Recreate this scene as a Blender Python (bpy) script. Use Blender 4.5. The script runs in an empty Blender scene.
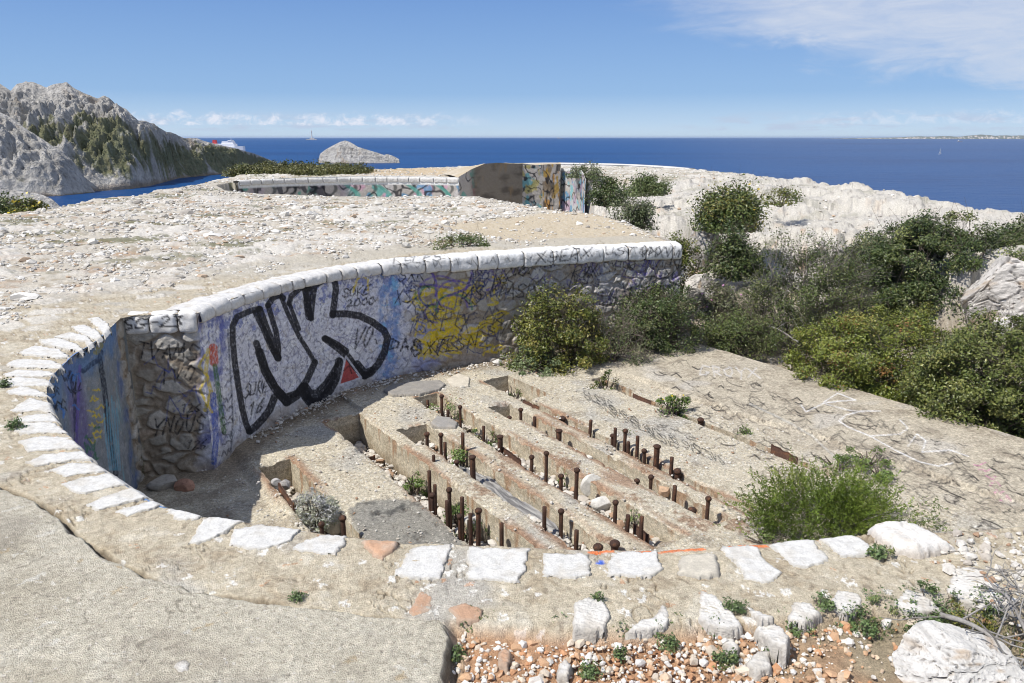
import bpy, math, random
import numpy as np
from mathutils import Vector
R = math.radians
RNG = np.random.default_rng(7)
random.seed(7)
SC = bpy.context.scene
COL = SC.collection

# ------------------------------------------------------------------ camera, sky, sun, exposure
F_PX, CAM_H = 750.0, 1.65
PITCH = math.atan((341.5 - 137.5) / F_PX)
CP, SP = math.cos(PITCH), math.sin(PITCH)
cam = bpy.data.cameras.new('camera')
cam.sensor_width = 36.0
cam.lens = F_PX / 1024 * 36.0
cam.clip_start, cam.clip_end = 0.05, 200000
camo = bpy.data.objects.new('camera', cam)
camo.location = (0, 0, CAM_H)
camo.rotation_euler = (math.pi / 2 - PITCH, 0, 0)
COL.objects.link(camo)
SC.camera = camo

SUN_EL = R(54)
SUN_H = np.array([-0.865, -0.50]); SUN_H /= np.linalg.norm(SUN_H)
SUN_DIR = Vector((SUN_H[0] * math.cos(SUN_EL), SUN_H[1] * math.cos(SUN_EL), math.sin(SUN_EL)))
W = bpy.data.worlds.new('World'); SC.world = W; W.use_nodes = True
wn, wl = W.node_tree.nodes, W.node_tree.links
wn.clear()
sky = wn.new('ShaderNodeTexSky'); sky.sky_type = 'NISHITA'; sky.sun_disc = False
sky.sun_elevation = SUN_EL
sky.sun_rotation = math.atan2(SUN_DIR.x, SUN_DIR.y)
sky.altitude = 50; sky.air_density = 1.0; sky.dust_density = 0.3; sky.ozone_density = 1.6
bg = wn.new('ShaderNodeBackground'); bg.inputs['Strength'].default_value = 0.095
wout = wn.new('ShaderNodeOutputWorld')
wl.new(bg.outputs[0], wout.inputs[0])


def wmath(op, a, b=None, c=None, clamp=False):
    n = wn.new('ShaderNodeMath'); n.operation = op; n.use_clamp = clamp
    for i, v in enumerate((a, b, c)):
        if v is None: continue
        if isinstance(v, (int, float)): n.inputs[i].default_value = v
        else: wl.new(v, n.inputs[i])
    return n.outputs[0]


def wstep(v, a, b):
    n = wn.new('ShaderNodeMapRange'); n.interpolation_type = 'SMOOTHSTEP'
    wl.new(v, n.inputs[0]); n.inputs[1].default_value = a; n.inputs[2].default_value = b
    return n.outputs[0]


tc = wn.new('ShaderNodeTexCoord')
sepd = wn.new('ShaderNodeSeparateXYZ'); wl.new(tc.outputs['Generated'], sepd.inputs[0])
azi = wmath('ARCTAN2', sepd.outputs[0], sepd.outputs[1])          # radians right of straight ahead
elv = wmath('ARCSINE', sepd.outputs[2])


def wnoise(sx, sz, off, detail, rough=0.6, dist=0.0):
    cb = wn.new('ShaderNodeCombineXYZ')
    wl.new(wmath('MULTIPLY', azi, sx), cb.inputs[0]); wl.new(wmath('MULTIPLY', elv, sz), cb.inputs[1])
    cb.inputs[2].default_value = off
    n = wn.new('ShaderNodeTexNoise'); n.inputs['Scale'].default_value = 1.0
    n.inputs['Detail'].default_value = detail; n.inputs['Roughness'].default_value = rough
    n.inputs['Distortion'].default_value = dist
    wl.new(cb.outputs[0], n.inputs['Vector'])
    return n.outputs[0]


skymix = wn.new('ShaderNodeMixRGB'); skymix.blend_type = 'MULTIPLY'; skymix.inputs[0].default_value = 1.0
skymix.inputs[2].default_value = (0.66, 0.78, 1.06, 1)
wl.new(sky.outputs[0], skymix.inputs[1])
ramp = wn.new('ShaderNodeValToRGB'); el = ramp.color_ramp.elements
el[0].position = 0.0; el[0].color = (0.60, 0.745, 0.88, 1); el[1].position = 1.0; el[1].color = (0.15, 0.30, 0.64, 1)
e = el.new(0.10); e.color = (0.47, 0.645, 0.855, 1); e = el.new(0.28); e.color = (0.285, 0.475, 0.765, 1)
wl.new(wmath('DIVIDE', elv, 0.19, clamp=True), ramp.inputs[0])
rs = wn.new('ShaderNodeVectorMath'); rs.operation = 'SCALE'; rs.inputs['Scale'].default_value = 9.6; wl.new(ramp.outputs[0], rs.inputs[0])
lowsky = wn.new('ShaderNodeMixRGB'); wl.new(wmath('MULTIPLY', wmath('SUBTRACT', 1.0, wstep(elv, 0.16, 0.5)), 0.85), lowsky.inputs[0])
wl.new(skymix.outputs[0], lowsky.inputs[1]); wl.new(rs.outputs[0], lowsky.inputs[2])
# thin high cloud sheet, upper right
tilt = wmath('ADD', elv, wmath('MULTIPLY_ADD', azi, 0.22, -0.044))
edge = wmath('ADD', wmath('MULTIPLY', wmath('SUBTRACT', wnoise(9, 34, 3.1, 9, 0.62, 0.6), 0.5), 0.11), tilt)
c1 = wmath('MULTIPLY', wstep(edge, 0.116, 0.160), wstep(wmath('ADD', azi, wmath('MULTIPLY', wmath('SUBTRACT', wnoise(8, 40, 8.2, 6), 0.5), 0.25)), 0.13, 0.34))
c1 = wmath('MULTIPLY', c1, wmath('MULTIPLY_ADD', wnoise(14, 70, 5.5, 8, 0.65, 0.8), 0.9, 0.22), clamp=True)
# small puffs just above the horizon
base_band = wmath('MULTIPLY', wstep(elv, 0.010, 0.016), wmath('SUBTRACT', 1.0, wstep(elv, 0.020, 0.046)))
puff = wstep(wmath('MULTIPLY_ADD', base_band, 0.34, wnoise(56, 80, 2.9, 9, 0.72, 0.5)), 0.74, 0.98)
left_m = wmath('MULTIPLY', wstep(azi, -0.52, -0.47), wmath('SUBTRACT', 1.0, wstep(azi, -0.16, 0.0)))
right_m = wmath('MULTIPLY', wstep(azi, 0.30, 0.45), 0.5)
c2 = wmath('MULTIPLY', wmath('MULTIPLY', puff, base_band), wmath('ADD', left_m, right_m, clamp=True), clamp=True)
bank = wmath('MULTIPLY', wmath('MULTIPLY', wstep(elv, 0.004, 0.012), wmath('SUBTRACT', 1.0, wstep(elv, 0.016, 0.034))), wstep(wnoise(16, 90, 11.0, 6), 0.44, 0.62))
bank = wmath('MULTIPLY', bank, wmath('ADD', wmath('MULTIPLY', wstep(azi, 0.16, 0.3), 0.75), wmath('MULTIPLY', left_m, 0.7)), clamp=True)
m1 = wn.new('ShaderNodeMixRGB'); wl.new(c1, m1.inputs[0]); wl.new(lowsky.outputs[0], m1.inputs[1]); m1.inputs[2].default_value = (6.1, 6.6, 7.6, 1)
m2 = wn.new('ShaderNodeMixRGB'); wl.new(bank, m2.inputs[0]); wl.new(m1.outputs[0], m2.inputs[1]); m2.inputs[2].default_value = (4.7, 5.5, 7.0, 1)
m3 = wn.new('ShaderNodeMixRGB'); wl.new(c2, m3.inputs[0]); wl.new(m2.outputs[0], m3.inputs[1]); m3.inputs[2].default_value = (7.2, 7.6, 8.6, 1)
wl.new(m3.outputs[0], bg.inputs['Color'])

sun = bpy.data.lights.new('sun', 'SUN'); sun.energy = 4.7; sun.angle = R(0.5); sun.color = (1.0, 0.955, 0.88)
suno = bpy.data.objects.new('sun', sun); suno.rotation_euler = SUN_DIR.to_track_quat('Z', 'Y').to_euler()
suno.location = (-20, -10, 40); COL.objects.link(suno)
vs = SC.view_settings
vs.view_transform = 'Standard'; vs.look = 'None'; vs.exposure = 0.2; vs.gamma = 1.0; vs.use_curve_mapping = False
SC.cycles.use_denoising = True
SC.cycles.filter_width = 1.0
SC.cycles.max_bounces = 6
SC.cycles.transparent_max_bounces = 8

# ------------------------------------------------------------------ helpers: viewing rays to ground points, noise, meshes
SEA = -30.0


def px(x, y, z=0.0):
    """Ground point at height z seen at picture position (x, y)."""
    u = (x - 512) / F_PX; v = (341.5 - y) / F_PX
    t = (z - CAM_H) / (-SP + v * CP)
    return (u * t, (CP + v * SP) * t, z)


def pxl(pts, z=0.0):
    return np.array([px(x, y, z)[:2] for x, y in pts])


def proj(X, Y, Z):
    zc = Y * CP - (Z - CAM_H) * SP
    yc = Y * SP + (Z - CAM_H) * CP
    return 512 + F_PX * X / zc, 341.5 - F_PX * yc / zc


_PERM = np.random.default_rng(1234).permutation(4096).astype(np.int64)


def _h(i, j, k=0):
    return _PERM[(_PERM[(_PERM[i & 4095] + j) & 4095] + k) & 4095]


_GX = np.cos(np.arange(4096) * 2.399963); _GY = np.sin(np.arange(4096) * 2.399963)


def pn(x, y, seed=0):
    x = np.asarray(x, float); y = np.asarray(y, float)
    xi = np.floor(x).astype(np.int64); yi = np.floor(y).astype(np.int64)
    fx = x - xi; fy = y - yi
    u = fx * fx * fx * (fx * (fx * 6 - 15) + 10); v = fy * fy * fy * (fy * (fy * 6 - 15) + 10)
    def g(a, b):
        h = _h(xi + a, yi + b, seed); return _GX[h] * (fx - a) + _GY[h] * (fy - b)
    a = g(0, 0); b = g(1, 0); c = g(0, 1); d = g(1, 1)
    return 1.41 * (a + u * (b - a) + v * (c - a) + u * v * (a - b - c + d))


def fbm(x, y, oct=4, seed=0, gain=0.5, lac=2.03):
    s = 0; a = 1.0; n = 0
    for i in range(oct):
        s = s + a * pn(x, y, seed + i * 17); n += a; a *= gain; x = x * lac + 3.7; y = y * lac + 1.3
    return s / n


def ridged(x, y, oct=4, seed=0):
    s = 0; a = 1.0; n = 0
    for i in range(oct):
        s = s + a * (1 - 2 * np.abs(pn(x, y, seed + i * 13))); n += a; a *= 0.5; x = x * 2.1 + 5.1; y = y * 2.1 + 2.2
    return s / n


def voro(x, y, seed=0, jit=0.9):
    """F1, F2 and cell id of a jittered grid."""
    xi = np.floor(x).astype(np.int64); yi = np.floor(y).astype(np.int64)
    f1 = np.full(np.shape(x), 9.0); f2 = f1.copy(); cid = np.zeros(np.shape(x), np.int64)
    for a in (-1, 0, 1):
        for b in (-1, 0, 1):
            h = _h(xi + a, yi + b, seed)
            cx = xi + a + 0.5 + jit * ((h % 64) / 64 - 0.5); cy = yi + b + 0.5 + jit * ((h // 64) / 64 - 0.5)
            d = np.hypot(x - cx, y - cy)
            m = d < f1
            f2 = np.where(m, f1, np.minimum(f2, d)); cid = np.where(m, h, cid); f1 = np.where(m, d, f1)
    return f1, f2, cid


def sst(v, a, b):
    t = np.clip((v - a) / (b - a), 0, 1); return t * t * (3 - 2 * t)


def inpoly(X, Y, P):
    P = np.asarray(P); ins = np.zeros(np.shape(X), bool)
    x0, y0 = P[-1]
    for x1, y1 in P:
        c = (y1 > Y) != (y0 > Y)
        with np.errstate(divide='ignore', invalid='ignore'):
            ins ^= c & (X < (x0 - x1) * (Y - y1) / (y0 - y1 + 1e-12) + x1)
        x0, y0 = x1, y1
    return ins


def dseg(X, Y, P, closed=False):
    """Distance to a polyline and nearest point on it."""
    P = np.asarray(P); D = np.full(np.shape(X), 1e9); NX = np.zeros(np.shape(X)); NY = NX.copy()
    n = len(P)
    for i in range(n if closed else n - 1):
        a = P[i]; b = P[(i + 1) % n]; e = b - a; L = e @ e + 1e-12
        t = np.clip(((X - a[0]) * e[0] + (Y - a[1]) * e[1]) / L, 0, 1)
        qx = a[0] + t * e[0]; qy = a[1] + t * e[1]; d = np.hypot(X - qx, Y - qy); m = d < D
        D = np.where(m, d, D); NX = np.where(m, qx, NX); NY = np.where(m, qy, NY)
    return D, NX, NY


def sdist(X, Y, P):
    """Signed distance, positive inside."""
    D, _, _ = dseg(X, Y, P, True)
    return np.where(inpoly(X, Y, P), D, -D)


def add_attr(me, col):
    a = me.color_attributes.new('Col', 'FLOAT_COLOR', 'POINT')
    c = np.ones((len(col), 4), np.float32); c[:, :3] = np.clip(col, 0, 1)
    a.data.foreach_set('color', c.ravel())


def mesh_obj(name, V, Fc, mat, parent=None, col=None, smooth=True):
    """V (n,3); Fc (m,3) or (m,4) index array, or a list of such arrays; links ONE mesh object."""
    me = bpy.data.meshes.new(name)
    V = np.asarray(V, np.float32)
    groups = Fc if isinstance(Fc, list) else [Fc]
    loops = np.concatenate([np.asarray(g, np.int32).ravel() for g in groups])
    sizes = np.concatenate([np.full(len(g), g.shape[1], np.int32) for g in groups])
    starts = np.concatenate([[0], np.cumsum(sizes)[:-1]]).astype(np.int32)
    me.vertices.add(len(V)); me.vertices.foreach_set('co', V.ravel())
    me.loops.add(len(loops)); me.loops.foreach_set('vertex_index', loops)
    me.polygons.add(len(sizes)); me.polygons.foreach_set('loop_start', starts)
    me.polygons.foreach_set('use_smooth', np.full(len(sizes), smooth))
    me.update(calc_edges=True); me.validate()
    if col is not None: add_attr(me, np.asarray(col))
    if mat: me.materials.append(mat)
    o = bpy.data.objects.new(name, me); COL.objects.link(o)
    if parent: o.parent = parent; o.matrix_parent_inverse.translation = -Vector(parent.location)
    return o


def tag(o, label=None, cat=None, group=None, kind=None):
    if label: o['label'] = label
    if cat: o['category'] = cat
    if group: o['group'] = group
    if kind: o['kind'] = kind
    return o


def thing(name, label, cat, loc=(0, 0, 0), group=None):
    o = bpy.data.objects.new(name, None); o.location = loc; o.empty_display_size = 0.1
    COL.objects.link(o)
    return tag(o, label, cat, group)


def grid_faces(n, m):
    i = np.arange(n - 1)[:, None] * m + np.arange(m - 1)[None, :]
    return np.stack([i, i + 1, i + m + 1, i + m], -1).reshape(-1, 4)


def mixc(a, b, t):
    t = np.asarray(t)[..., None]; return a * (1 - t) + np.asarray(b) * t


# ------------------------------------------------------------------ materials
def nt(name):
    m = bpy.data.materials.new(name); m.use_nodes = True
    return m, m.node_tree.nodes, m.node_tree.links, m.node_tree.nodes['Principled BSDF']


def vmat(name, rough=0.9, speck=0.25, scales=(35, 160), bump=0.35, bdist=0.01, spec=0.25, agg=None, trans=0.0):
    """Vertex-coloured procedural material: attribute x noise grain, noise bump."""
    m, n, l, b = nt(name)
    at = n.new('ShaderNodeVertexColor'); at.layer_name = 'Col'
    tcn = n.new('ShaderNodeTexCoord')
    vec = tcn.outputs['Object']
    fac = None; hs = []
    for i, sc in enumerate(scales):
        t = n.new('ShaderNodeTexNoise'); t.inputs['Scale'].default_value = sc; t.inputs['Detail'].default_value = 5
        t.inputs['Roughness'].default_value = 0.65
        l.new(vec, t.inputs['Vector']); hs.append(t.outputs[0])
        mr = n.new('ShaderNodeMapRange'); mr.inputs[1].default_value = 0.3; mr.inputs[2].default_value = 0.7
        mr.inputs[3].default_value = 1 - speck; mr.inputs[4].default_value = 1 + speck
        l.new(t.outputs[0], mr.inputs[0])
        if fac is None: fac = mr.outputs[0]
        else:
            mm = n.new('ShaderNodeMath'); mm.operation = 'MULTIPLY'; l.new(fac, mm.inputs[0]); l.new(mr.outputs[0], mm.inputs[1]); fac = mm.outputs[0]
    for sc, am in (agg or ()):
        vo = n.new('ShaderNodeTexVoronoi'); vo.inputs['Scale'].default_value = sc; vo.inputs['Randomness'].default_value = 1.0
        wp = n.new('ShaderNodeTexNoise'); wp.inputs['Scale'].default_value = sc * .7; l.new(vec, wp.inputs['Vector'])
        mxv = n.new('ShaderNodeMixRGB'); mxv.blend_type = 'LINEAR_LIGHT'; mxv.inputs[0].default_value = .8 / sc; l.new(vec, mxv.inputs[1]); l.new(wp.outputs['Color'], mxv.inputs[2])
        l.new(mxv.outputs[0], vo.inputs['Vector'])
        sx = n.new('ShaderNodeSeparateColor'); l.new(vo.outputs['Color'], sx.inputs[0])
        mr = n.new('ShaderNodeMapRange'); mr.inputs[3].default_value = 1 - am; mr.inputs[4].default_value = 1 + am * .8; l.new(sx.outputs[0], mr.inputs[0])
        mm = n.new('ShaderNodeMath'); mm.operation = 'MULTIPLY'; l.new(fac, mm.inputs[0]); l.new(mr.outputs[0], mm.inputs[1]); fac = mm.outputs[0]
        hs.append(vo.outputs['Distance'])
    vm = n.new('ShaderNodeVectorMath'); vm.operation = 'SCALE'
    l.new(at.outputs[0], vm.inputs[0]); l.new(fac, vm.inputs['Scale'])
    l.new(vm.outputs[0], b.inputs['Base Color'])
    b.inputs['Roughness'].default_value = rough
    b.inputs['Specular IOR Level'].default_value = spec
    if bump:
        add = n.new('ShaderNodeMath'); add.operation = 'ADD'
        l.new(hs[0], add.inputs[0]); l.new(hs[-1], add.inputs[1])
        bp = n.new('ShaderNodeBump'); bp.inputs['Strength'].default_value = bump; bp.inputs['Distance'].default_value = bdist
        l.new(add.outputs[0], bp.inputs['Height']); l.new(bp.outputs[0], b.inputs['Normal'])
    if trans:
        tr = n.new('ShaderNodeBsdfTranslucent'); l.new(vm.outputs[0], tr.inputs[0])
        mx = n.new('ShaderNodeMixShader'); mx.inputs[0].default_value = trans
        out = n['Material Output']
        l.new(b.outputs[0], mx.inputs[1]); l.new(tr.outputs[0], mx.inputs[2]); l.new(mx.outputs[0], out.inputs[0])
    return m


M_GROUND = vmat('ground_mix', 0.95, 0.20, (30, 210), 0.6, 0.008, 0.15, agg=((70, .09), (190, .15)))
M_CONC = vmat('weathered_concrete', 0.95, 0.22, (30, 170), 0.7, 0.010, 0.15, agg=((45, .18), (120, .24)))
M_WALL = vmat('painted_masonry', 0.8, 0.20, (25, 120), 0.5, 0.008, 0.25)
M_STONE = vmat('white_painted_stone', 0.85, 0.13, (30, 140), 0.6, 0.008, 0.2)
M_ROCK = vmat('limestone_rock', 0.92, 0.13, (9, 60), 0.6, 0.02, 0.15)
M_PEBBLE = vmat('limestone_pebbles', 0.92, 0.12, (60, 220), 0.3, 0.005, 0.15)
M_HILL = vmat('hill_limestone', 0.95, 0.28, (0.09, 0.45), 1.0, 3.0, 0.1)
M_LEAF = vmat('leaf', 0.42, 0.0, (40,), 0.0, 0.01, 0.5, trans=0.12)
M_DULL = vmat('dull_leaf', 0.8, 0.0, (40,), 0.0, 0.01, 0.2, trans=0.2)
M_BARK = vmat('grey_bark', 0.9, 0.2, (60, 200), 0.4, 0.005, 0.15)
M_RUST = vmat('rusty_iron', 0.85, 0.35, (60, 240), 0.6, 0.004, 0.3)
M_PAINT = vmat('ship_paint', 0.5, 0.03, (0.5,), 0.0, 0.01, 0.4)

# ------------------------------------------------------------------ plan of the gun pit (metres; rim at z = 0, floor at z = -1.6)
FLOOR_Z = -1.60
ARC = pxl([(113, 320), (108, 330), (100, 338), (87, 347), (75, 354), (67, 361), (60, 368), (52, 376), (48, 386), (47, 396), (50, 411), (57, 423), (68, 435), (81, 451), (95, 465), (112, 477), (134, 491), (160, 506), (200, 517)])
NEAR = np.concatenate([ARC[-1:], pxl([(240, 522), (300, 531), (345, 537), (400, 543), (450, 545), (528, 548), (590, 551), (662, 551), (720, 547), (770, 544), (830, 539), (880, 534)]), [(1.95, 2.92), (2.5, 3.0), (3.6, 3.25)]])
FAR = np.array([(-3.72, 6.98), (-3.06, 7.12), (-3.0, 7.55), (-2.88, 8.05), (-2.62, 8.75), (-2.3, 9.3), (-1.9, 9.8), (-1.5, 10.15), (-0.9, 10.5), (-0.18, 10.85), (0.72, 11.22), (1.67, 11.56), (2.69, 11.82)])


def catmull(P, k=8):
    P = np.asarray(P); Q = np.concatenate([[2 * P[0] - P[1]], P, [2 * P[-1] - P[-2]]]); out = []
    for i in range(1, len(Q) - 2):
        a, b, c, d = Q[i - 1:i + 3]
        for t in np.arange(k) / k:
            out.append(0.5 * (2 * b + (c - a) * t + (2 * a - 5 * b + 4 * c - d) * t * t + (3 * b - a - 3 * c + d) * t ** 3))
    return np.array(out + [P[-1]])


FAR = np.concatenate([FAR[:1], catmull(FAR[1:], 4)])
ARC = np.concatenate([FAR[:1], catmull(ARC[1:], 3)])
FAREND = np.array([(2.69, 11.82), (2.6, 12.7), (2.3, 15.0), (1.85, 16.8), (0.95, 17.8), (0.1, 19.6), (-1.1, 22.3), (-3.8, 23.3)])
SLABEND = np.array([(7.45, 5.1)])
PIT = np.concatenate([FAR[::-1], ARC[1:], NEAR[1:], SLABEND, [(2.9, 11.74)]])
DV = np.array([0.5547, -0.8321]); NV = np.array([0.8321, 0.5547])      # along and across the slots
RISE = np.array([(3.3, 31.0), (3.2, 24.0), (3.5, 19.5), (4.0, 17.6), (5.0, 16.6), (6.5, 15.9), (8.0, 15.0), (9.5, 13.6), (11.0, 11.5), (14, 8), (19, 3)])
EDGE = np.array([(24, -3), (19, 4), (15.5, 10), (12.9, 14), (11.7, 17.5), (11.2, 25), (9.9, 36), (7.5, 43.5), (3, 46.5), (-1, 45), (-5, 40), (-9, 37.5), (-11.5, 35), (-12, 31), (-11.2, 24), (-11.4, 17), (-13.5, 10), (-18, 0), (-18, -3)])
PIT2 = np.array([(-10.6, 27.6), (-9.2, 24.6), (-7.6, 23.2), (-5.6, 22.5), (-3.8, 22.3), (-1.1, 22.3), (0.5, 23.2), (3.0, 26), (3.1, 33.0), (2.5, 33.9), (0.4, 33.3), (-0.95, 31.9), (-2.2, 30.85), (-4.5, 31.3), (-6.8, 31.15), (-8.3, 30.6), (-9.6, 29.6), (-10.5, 28.7)])
Z_PATH = pxl([(-300, 455), (0, 488), (40, 505), (60, 520), (75, 535), (105, 558), (150, 580), (190, 596), (250, 602), (300, 611), (350, 616), (400, 622), (438, 628), (455, 642), (448, 683), (440, 900), (-700, 900)])
Z_GRAV = pxl([(455, 648), (452, 622), (520, 626), (560, 632), (640, 628), (700, 622), (760, 622), (830, 608), (900, 607), (1010, 603), (1300, 590), (1500, 900), (440, 900), (446, 690)])
Z_ROOF = pxl([(425, 229), (500, 217), (560, 212), (600, 211), (640, 226), (690, 247), (560, 243), (500, 241)])
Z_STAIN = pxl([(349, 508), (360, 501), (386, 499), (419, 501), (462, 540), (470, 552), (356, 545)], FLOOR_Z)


def trench(X, Y):
    """1 in the low ground right of the pit, 0 on the plateau."""
    wob = 0.45 * fbm(X * 0.9, Y * 0.9, 3, 71)
    # right of the block edge / slab edge
    line = np.concatenate([FAREND[::-1], [(2.45, 11.6), (7.0, 4.75), (10.5, -2)]])
    poly = np.concatenate([line, RISE[::-1]])
    wob = wob + 0.5 * fbm(X * 0.35, Y * 0.35, 2, 73)
    sd = sdist(X + 0 * wob, Y, poly)
    dr, _, _ = dseg(X, Y, RISE)
    dl, _, _ = dseg(X, Y, line)
    ins = inpoly(X, Y, poly)
    up = sst(np.where(ins, dr, -dr) + wob, -1.3, 1.5)
    return np.where(ins, np.where(dl < dr, 1.0, up), np.where(dr < dl, up, 0.0)), np.where(ins, dl, -dl)


def terrain_z(X, Y):
    z = 0.05 * fbm(X * 0.35, Y * 0.35, 3, 5) * sst(np.hypot(X, Y), 4, 9)
    tr, dl = trench(X, Y)
    dr, _, _ = dseg(X, Y, RISE)
    side = np.where(inpoly(X, Y, np.concatenate([RISE, [(60, 3), (60, 31)]])), dr, -dr)
    rock = sst(side, -0.5, 1.5)
    b1, b2, bc = voro(X * 0.75 + 0.35 * fbm(X, Y, 3, 32), Y * 0.55 + 0.35 * fbm(X, Y, 3, 34), 36)
    e1, e2, ec = voro(X * 2.3 + 0.3 * fbm(X * 3, Y * 3, 2, 35), Y * 1.7, 38)
    z = z + rock * (0.02 + 0.16 * fbm(X * 0.4, Y * 0.4, 3, 31) + 0.30 * ((bc % 53) / 53 - .5) * sst(b2 - b1, 0, .18) + 0.10 * ((ec % 29) / 29 - .5) * sst(e2 - e1, 0, .15) + 0.05 * ridged(X * 2.5, Y * 2.5, 3, 37))
    z = z - rock * 0.55 * (1 - sst(side, 0.3, 4.5))
    low = -1.95 + 0.25 * fbm(X * 0.8, Y * 0.8, 3, 51)
    z = z * (1 - tr) + low * tr
    rr = 4 * tr * (1 - tr)
    f1, f2, cid = voro(X * 1.1 + 0.3 * fbm(X, Y, 2, 3), Y * 1.1, 9)
    z = z + rr * ((cid % 97) / 97 - 0.5) * 0.9 * sst(f2 - f1, 0, .3) + rr * 0.22 * ridged(X * 2.0, Y * 2.0, 3, 41) + tr * (1 - rr) * 0.0
    # second pit, farther off
    s2 = sdist(X, Y, PIT2)
    s2 = sst(s2, -0.06, 0.08); z = z * (1 - s2) - 1.75 * s2; s2 = np.where(s2 > 0, 1.0, -1.0)
    z = z + 0.10 * sst(Y, 30.5, 34) * (s2 < 0)
    # cliffs
    se = sdist(X, Y, EDGE) + 0.9 * fbm(X * 0.25, Y * 0.25, 3, 61)
    out = np.clip(-se, 0, None)
    z = z - np.minimum(out * 0.95 + 1.2 * np.abs(fbm(X * 0.3, Y * 0.3, 3, 66)) * sst(out, 0, 3), 32.5)
    return z, tr, rock


# ------------------------------------------------------------------ ground sheet
def build_ground():
    az = np.concatenate([np.linspace(-100, -41, 60)[:-1], np.linspace(-41, 41, 1120), np.linspace(41, 100, 60)[1:]])
    az = np.radians(az)
    dep = np.arange(R(62), R(7.5), -0.00135)
    r1 = CAM_H / np.tan(dep)
    r2 = np.exp(np.arange(np.log(r1[-1]), np.log(95), 0.0085))[1:]
    r = np.concatenate([[0.3], r1, r2])
    A, RR = np.meshgrid(az, r, indexing='ij')
    X = (RR * np.sin(A)).ravel(); Y = (RR * np.cos(A)).ravel()
    n, m = len(az), len(r)
    # pull points that fall just inside the pit back onto its rim, drop the rest
    near = (np.abs(X) < 9) & (Y > 1.5) & (Y < 13.5)
    ins = np.zeros(len(X), bool); ins[near] = inpoly(X[near], Y[near], PIT)
    D, NX, NY = dseg(X[ins], Y[ins], PIT, True)
    kill = np.zeros(len(X), bool)
    ii = np.where(ins)[0]
    snap = D < np.maximum(0.04, np.hypot(X[ins], Y[ins]) * 0.012)
    X[ii[snap]] = NX[snap]; Y[ii[snap]] = NY[snap]
    kill[ii[~snap]] = True
    Z, tr, rock = terrain_z(X, Y)
    d0 = np.hypot(X, Y)
    # --- zones
    wob = 0.035 * fbm(X * 6, Y * 6, 4, 11)
    nearf = d0 < 14
    def sd(P, lim=9.0):
        o = np.full(len(X), -9.0); q = d0 < lim; o[q] = sdist(X[q], Y[q], P) ; return o + wob
    path = sst(sd(Z_PATH, 7), -0.006, 0.012)
    grav = sst(sd(Z_GRAV, 7), -0.03, 0.05)
    roof = sst(sd(Z_ROOF, 30) + 0.25 * fbm(X * 1.5, Y * 1.5, 3, 77), -0.25, 0.35)
    dw = np.full(len(X), 99.0)
    q = d0 < 16
    dw[q], _, _ = dseg(X[q], Y[q], np.concatenate([FAR[::-1], ARC, NEAR]))
    apron = 1 - sst(dw + 0.6 * fbm(X * 1.1, Y * 1.1, 4, 15), 0.95, 1.55)
    apron = np.maximum(apron, 1 - sst(d0 + 1.2 * fbm(X * 0.9, Y * 0.9, 3, 18), 4.2, 6.4))
    apron *= (1 - rock) * (1 - tr)
    farconc = 1 - sst(np.abs(sdist(X, Y, PIT2) + 0.6 + 0.25 * fbm(X, Y, 2, 5)), 0.5, 0.8)
    tan_roof = sst(-np.hypot((X + 3.5) / 5.5, (Y - 36.5) / 4.0) + 1 + 0.25 * fbm(X * .5, Y * .5, 3, 6), 0, 0.25)
    cliff = sst(-sdist(X, Y, EDGE), 0.3, 1.5)
    # --- relief
    f4 = fbm(X * 9, Y * 9, 4, 21); f5 = fbm(X * 40, Y * 40, 3, 22)
    q = d0 < 16
    Z = Z + np.where(q, (0.010 * f4 + 0.004 * f5) * (1 - 0.75 * path) * (1 - tr), 0)
    Z = Z + path * (0.028 + 0.0015 * f5) - grav * (0.05 + 0.02 * fbm(X * 3, Y * 3, 3, 24))
    bed = sst(fbm(X * .42 + 4, Y * .6, 4, 120), .02, .22)
    rub = (1 - apron) * (1 - path) * (1 - grav) * (1 - roof) * (1 - rock) * (1 - tr) * (1 - farconc)
    g1, g2, gc = voro(X * 5.5, Y * 5.5, 14)
    lump = np.clip(g2 - g1, 0, 0.5)
    Z = Z + rub * sst(d0, 4, 8) * (0.05 * fbm(X * 2.2, Y * 2.2, 4, 25) + 0.03 * lump * ((gc % 7) < 4))
    w1, w2, wc = voro(X * 1.9 + .4 * fbm(X * 5, Y * 5, 4, 102), Y * 1.3 + .4 * fbm(X * 5, Y * 5, 4, 102), 121)
    Z = Z + rub * bed * (.010 + .03 * ((wc % 19) / 19)) * sst(w2 - w1, 0, .3)
    # cracked, mortar-filled joints in the apron
    c1, c2, cc = voro(X * 1.3 + 0.35 * f4, Y * 1.3 + 0.35 * fbm(X * 7, Y * 7, 3, 29), 33)
    crack = (1 - sst(c2 - c1, 0.0, 0.028)) * apron * (1 - path)
    pd = np.full(len(X), 9.0); q = d0 < 7; pd[q], _, _ = dseg(X[q], Y[q], Z_PATH, True)
    crack = np.maximum(crack * 0.55, 1 - sst(np.abs(pd + wob), 0.006, 0.022))
    crack *= (Y > 1.2)
    Z = Z - 0.022 * crack
    # --- colours
    XZ, YZ = X + 0.8 * Z * (tr > 0), Y + 1.3 * Z * (tr > 0)
    t1 = fbm(XZ * 1.3, YZ * 1.3, 4, 101); t2 = fbm(XZ * 5, YZ * 5, 4, 102); t3 = fbm(XZ * 18, YZ * 18, 4, 103)
    o = np.ones((len(X), 1))
    C = o * np.array([0.51, 0.47, 0.395])                                    # pale limestone rubble
    C = mixc(C, (0.33, 0.275, 0.20), sst(t2 + 0.6 * t1, 0.0, 0.4) * 0.8)
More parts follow.
